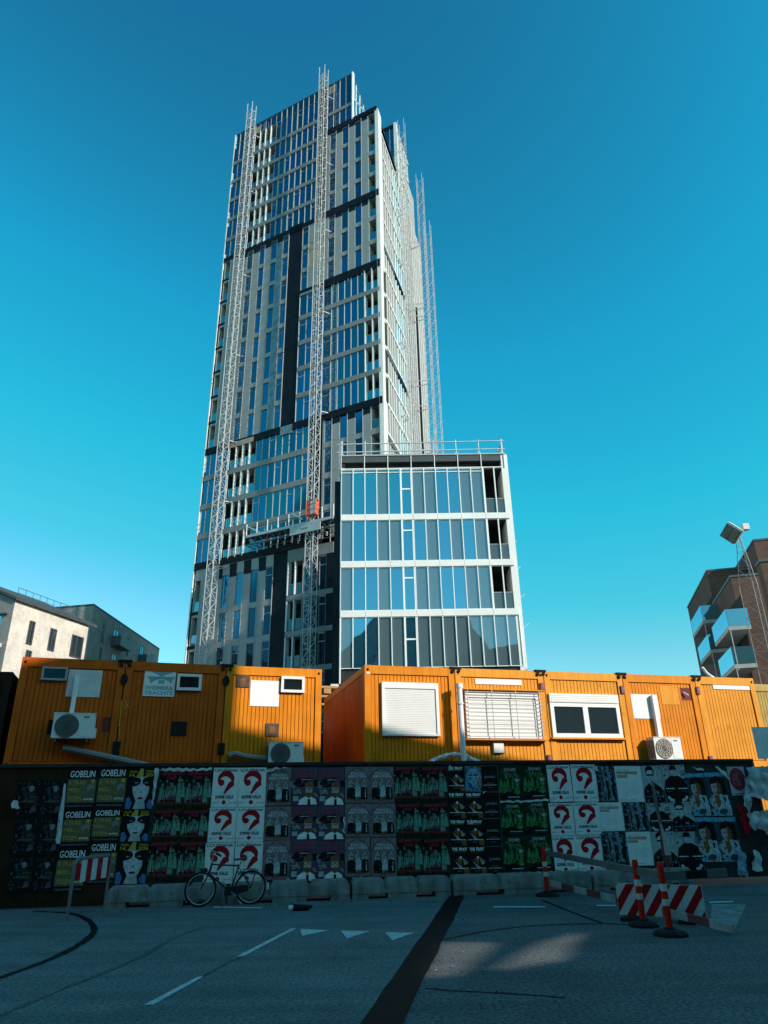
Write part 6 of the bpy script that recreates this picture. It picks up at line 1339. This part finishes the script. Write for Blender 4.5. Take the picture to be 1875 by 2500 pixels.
def fender(c, a0, a1):
    f = MB(); R = RWh + .025; n = 16
    for i in range(n):
        a, b_ = rad(a0 + (a1 - a0) * i / n), rad(a0 + (a1 - a0) * (i + 1) / n)
        p = [c + Vector((R * math.cos(x), y, R * math.sin(x))) for x, y in ((a, -.028), (b_, -.028), (b_, .028), (a, .028))]; p2 = [c + Vector(((R + .006) * math.cos(x), y, (R + .006) * math.sin(x))) for x, y in ((a, -.028), (b_, -.028), (b_, .028), (a, .028))]; f.hexa(p + p2, 'bike_black')
    return f
f = fender(cF, 55, 165); f.build('mudguard', bike); f = fender(cR, -8, 150); f.bar(cR + Vector(((RWh + .03) * math.cos(rad(-8)), 0, (RWh + .03) * math.sin(rad(-8)))), cR + Vector(((RWh + .03) * math.cos(rad(12)), 0, (RWh + .03) * math.sin(rad(12)))), .03, 'pvc_white', 6); f.build('mudguard', bike)
SD_ = SX(590, 2100); f = MB(); f.bar(ST, SD_ - Vector((0, 0, .03)), .013, 'chrome', 8)
f.build('seat_post', bike); f = MB()
for i, (x, w_, h) in enumerate(((-.14, .02, .03), (-.06, .035, .035), (.02, .07, .045), (.10, .09, .055))):
    if i: f.hexa([SD_ + Vector((px_, -pw_, -.05)) for px_, pw_ in ()] or [SD_ + Vector((p0[0], -p0[1], 0)), SD_ + Vector((p0[0], p0[1], 0)), SD_ + Vector((x, w_, 0)), SD_ + Vector((x, -w_, 0)), SD_ + Vector((p0[0], -p0[1] * .8, p0[2])), SD_ + Vector((p0[0], p0[1] * .8, p0[2])), SD_ + Vector((x, w_ * .8, h)), SD_ + Vector((x, -w_ * .8, h))], 'bike_black')
    p0 = (x, w_, h)
f.build('saddle', bike)
HBp = SX(521, 2078); f = MB(); f.bar(HT, HBp, .014, 'chrome', 8); f.path([HBp + Vector((.12, -.26, -.07)), HBp + Vector((.03, -.24, -.02)), HBp + Vector((-.03, -.10, .01)), HBp, HBp + Vector((-.03, .10, .01)), HBp + Vector((.03, .24, -.02)), HBp + Vector((.12, .26, -.07))], .011, 'chrome', 8); f.build('handlebar', bike)
f = MB()
for d in (-.26, .26): f.bar(HBp + Vector((.04, d * .97, -.03)), HBp + Vector((.15, d, -.085)), .017, 'rubber', 8)
f.build('grip', bike)
RK0, RK1 = SX(360 + 995 / 4.366, 1840 + 1262 / 4.366), SX(360 + 1180 / 4.366, 1840 + 1262 / 4.366); f = MB()
for d in (-.06, 0, .06): f.bar(RK0 + Vector((0, d, 0)), RK1 + Vector((0, d, 0)), .007, 'bike_black', 6)
f.bar(RK0 + Vector((0, -.06, 0)), RK0 + Vector((0, .06, 0)), .007, 'bike_black', 6); f.bar(RK1 + Vector((0, -.06, 0)), RK1 + Vector((0, .06, 0)), .007, 'bike_black', 6); f.path([RK0 + Vector((.02, -.06, .05)), RK1 + Vector((-.02, -.06, .05)), RK1 + Vector((0, -.06, -.04))], .006, 'bike_black', 6)
for d in (-.07, .07): f.bar(RK1 + Vector((-.05, d, 0)), cR + Vector((0, d * .8, 0)), .006, 'bike_black', 6); f.bar(RK0 + Vector((.05, d, 0)), cR + Vector((0, d * .8, 0)), .006, 'bike_black', 6)
f.build('carrier', bike)
f = MB(); c_ = BBk; f.hexa([c_ + Vector((-.12, -.05, -.08)), cR + Vector((-.05, -.05, -.06)), cR + Vector((-.05, -.035, -.06)), c_ + Vector((-.12, -.035, -.08)), c_ + Vector((-.12, -.05, .09)), cR + Vector((-.05, -.05, .05)), cR + Vector((-.05, -.035, .05)), c_ + Vector((-.12, -.035, .09))], 'bike_black'); f.build('chain_case', bike)
f = MB(); f.bar(BBk + Vector((0, -.07, 0)), BBk + Vector((.13, -.07, -.08)), .009, 'chrome', 6); f.box(BBk.x + .10, BBk.x + .17, -.15, -.07, BBk.z - .10, BBk.z - .075, 'rubber'); f.bar(BBk + Vector((0, .07, 0)), BBk + Vector((-.13, .07, .08)), .009, 'chrome', 6); f.box(BBk.x - .17, BBk.x - .10, .07, .15, BBk.z + .07, BBk.z + .095, 'rubber'); f.build('pedal', bike)
f = MB(); f.bar(BBk + Vector((.06, -.05, -.06)), SX(360 + 1000 / 4.366, 1840 + 1600 / 4.366) + Vector((0, -.13, 0)), .008, 'galv', 6); f.build('kickstand', bike)
f = MB(); f.box(HB_.x - .10, HB_.x - .03, -.03, .03, HB_.z + .03, HB_.z + .10, 'bike_black'); f.build('front_lamp', bike)
# delineator posts with rubber feet
def post(px, top, label, foot):
    p = atz(*px); fr_ = Frame(p, Vector((1, 0))); _, h = fr_.uz(*top); t = thing('delineator_post', label, 'traffic post', p, random.uniform(-.3, .3), 'orange traffic posts')
    f = MB(); f.lathe((0, 0, 0), [(foot, 0), (foot, .03), (foot * .8, .06), (.09, .08), (.07, .10)], 'rubber', 8); f.build('base', t)
    f = MB(); f.lathe((0, 0, .10), [(.046, 0), (.046, h - .14), (.040, h - .12), (.040, h - .10)], 'red_plastic', 14); f.build('tube', t)
    f = MB(); f.lathe((0, 0, h * .60), [(.0475, 0), (.0475, h * .10)], 'barrier_white', 14); f.build('reflective_band', t)
    f = MB(); f.lathe((0, 0, h * .40), [(.0475, 0), (.0475, h * .09)], 'barrier_white', 14); f.build('reflective_band', t)
    return p, h
pC, hC = post((1337, 2188), (1325, 2068), 'orange and white traffic post, farthest one near the green posters', .24)
pA, hA = post((1572, 2262), (1553, 2099), 'orange and white traffic post, left one at the striped barrier board', .22)
pB, hB = post((1638, 2284), (1609, 2105), 'orange and white traffic post, nearest one before the striped barrier board', .24)
# striped barrier board on rubber feet
q0, q1 = atz(1513, 2242), atz(1727, 2252); ba = math.atan2((q1 - q0).y, (q1 - q0).x); bl = (q1 - q0).length; fb = Frame(q0, (q1 - q0).xy); _, bz = fb.uz(1521, 2164); _, bz1 = fb.uz(1722, 2155); bz = (bz + bz1) / 2
t = thing('barrier_board', 'broad white board with diagonal red stripes behind the traffic posts', 'barrier', q0, ba)
f = MB(); f.box(0, bl, 0, .03, .05, bz, 'barrier_white'); hh = bz - .05; sw = bl / 9.5
f.poly([(0, -.0, 0)] * 0 or [(.001, -.003, .05), (.002, -.003, .05), (.002, -.003, .051)], 'barrier_white')
for i in range(-3, 10):
    x = i * sw * 2 - .15; pts = [(x, .05), (x + sw, .05), (x + sw + hh * .72, bz), (x + hh * .72, bz)]
    def clip(P, lo, hi):
        for side, lim in ((1, lo), (-1, hi)):
            R = []
            for a, b_ in zip(P, P[1:] + P[:1]):
                ia, ib = (a[0] - lim) * side >= 0, (b_[0] - lim) * side >= 0
                if ia: R.append(a)
                if ia != ib: tt = (lim - a[0]) / (b_[0] - a[0]); R.append((lim, a[1] + (b_[1] - a[1]) * tt))
            P = R
            if len(P) < 3: return []
        return P
    pts = clip(pts, .004, bl - .004)
    if pts: f.poly([(x_, -.004, z_) for x_, z_ in pts], 'barrier_red')
f.build('striped_panel', t)
for x in (.2, bl - .25): f = MB(); f.box(x - .12, x + .12, -.35, .40, 0, .05, 'rubber'); f.build('foot', t)
# barrier planks tied to the posts
def plank(name, label, P, Q, h, segs, mt0='tape_grey', mt1='tape_red'):
    P, Q = Vector(P), Vector(Q); d = Q - P; L_ = Vector((d.x, d.y, 0)).length; f = MB(); t = d.normalized(); up = Vector((0, 0, 1)); sd = t.cross(up).normalized()
    for i in range(segs):
        a, b_ = d * (i / segs), d * ((i + 1) / segs); mt_ = mt0 if i % 2 == 0 else mt1
        f.hexa([a - sd * .012, b_ - sd * .012, b_ + sd * .012, a + sd * .012, a - sd * .012 + up * h, b_ - sd * .012 + up * h, b_ + sd * .012 + up * h, a + sd * .012 + up * h], mt_)
    f.build(name, None, loc=P, label=label, category='barrier plank', group='barrier planks on the posts')
nb = Vector((0, -.07, 0))
plank('barrier_plank', 'upper grey plank running from the farthest traffic post to the nearest one', pC + Vector((.06, -.06, hC - .16)), pB + Vector((0, .09, hB - .22)), .10, 6, 'tape_grey', 'tape_grey')
dE = atdist(1776, 2140, (pB.xy.length) * 1.08); plank('barrier_plank', 'upper dark and pale plank end pointing right of the nearest traffic post', pB + Vector((.06, .09, hB - .24)), dE, .11, 3, 'tape_grey', 'ink_black')
g0 = atz(1795, 2284); plank('barrier_plank', 'lower red and white plank sloping from the farthest post to the ground at right', pC + Vector((.08, -.02, .18)), g0 + Vector((0, 0, .02)), .11, 11, 'plank_pale', 'tape_red')
# pole with furled red and white cloth standing behind the board
pb = atz(1652, 2228); fp = Frame(pb, Vector((1, .1))); up_, zp = fp.uz(1592, 1906); t = thing('furled_flag_pole', 'leaning grey pole wrapped in furled red and white cloth before the men posters', 'pole', pb)
tip = Vector((fp.v.x * up_, fp.v.y * up_, zp)); f = MB(); f.bar((0, 0, 0), tip, .022, 'tape_grey', 8); f.bar(tip * .66, tip * 1.0, .028, 'tape_grey', 8, .024); f.build('pole', t)
f = MB(); base_ = len(f.v)
for i in range(9):
    a0, a1 = 2 * math.pi * i / 9, 2 * math.pi * (i + 1) / 9; rr_ = (.03, .085, .10, .05)
    for (ta, ra), (tb, rb) in zip(((.66, .025), (.55, .05), (.42, .085), (.36, .05)), ((.55, .05), (.42, .085), (.36, .05), (.33, .02))):
        k_0 = .75 + .35 * (i % 2); k_1 = .75 + .35 * ((i + 1) % 2)
        f.poly([tip * ta + Vector((math.cos(a0), math.sin(a0), 0)) * ra * k_0, tip * ta + Vector((math.cos(a1), math.sin(a1), 0)) * ra * k_1, tip * tb + Vector((math.cos(a1), math.sin(a1), 0)) * rb * k_1, tip * tb + Vector((math.cos(a0), math.sin(a0), 0)) * rb * k_0], 'tape_red' if (i % 2 or ta < .43) else 'plank_pale')
f.build('furled_cloth', t)
# crushed black bottle-like scrap on the road
s0, s1 = atz(705, 2225), atz(762, 2224); f = MB(); d_ = s1 - s0
f.bar((0, 0, .05), tuple(d_ * .3 + Vector((0, 0, .06))), .045, 'pvc_white', 8); f.bar(tuple(d_ * .18 + Vector((0, 0, .06))), tuple(d_ * .75 + Vector((0, .03, .05))), .06, 'rubber', 8, .05); f.bar(tuple(d_ * .75 + Vector((0, .03, .05))), tuple(d_ + Vector((0, 0, .07))), .05, 'rubber', 8, .02)
f.build('crushed_bottle', None, loc=s0, label='crushed black bottle lying on the road right of the bicycle', category='litter')

# grit and litter swept against the blocks and along the tar strip
g_ = MB(); rr = random.Random(11)
for i in range(420):
    if i < 360: q = FH.p(rr.uniform(.2, 15), .5 + abs(rr.gauss(0, .35)), 0); 
    else: tt = rr.uniform(0, 11); q = Vector((*(c2 + d2 * tt), 0)) + Vector((abs(rr.gauss(0, .25)), 0, 0))
    s = rr.uniform(.006, .018); a = rr.uniform(0, 3.14); dx, dy = Vector((math.cos(a) * s, math.sin(a) * s, 0)), Vector((-math.sin(a) * s * .6, math.cos(a) * s * .6, 0))
    z0 = .009; mt_ = rr.choice(['concrete', 'tar', 'post_grey', 'asphalt'])
    g_.hexa([q - dx - dy + Vector((0, 0, z0)), q + dx - dy + Vector((0, 0, z0)), q + dx + dy + Vector((0, 0, z0)), q - dx + dy + Vector((0, 0, z0)), q - dx * .5 - dy * .5 + Vector((0, 0, z0 + s * .7)), q + dx * .6 - dy * .5 + Vector((0, 0, z0 + s * .6)), q + dx * .5 + dy * .5 + Vector((0, 0, z0 + s * .8)), q - dx * .5 + dy * .6 + Vector((0, 0, z0 + s * .5))], mt_)
g_.build('grit', kind='stuff', label='grit and small litter along the concrete blocks and tar strip', category='grit')
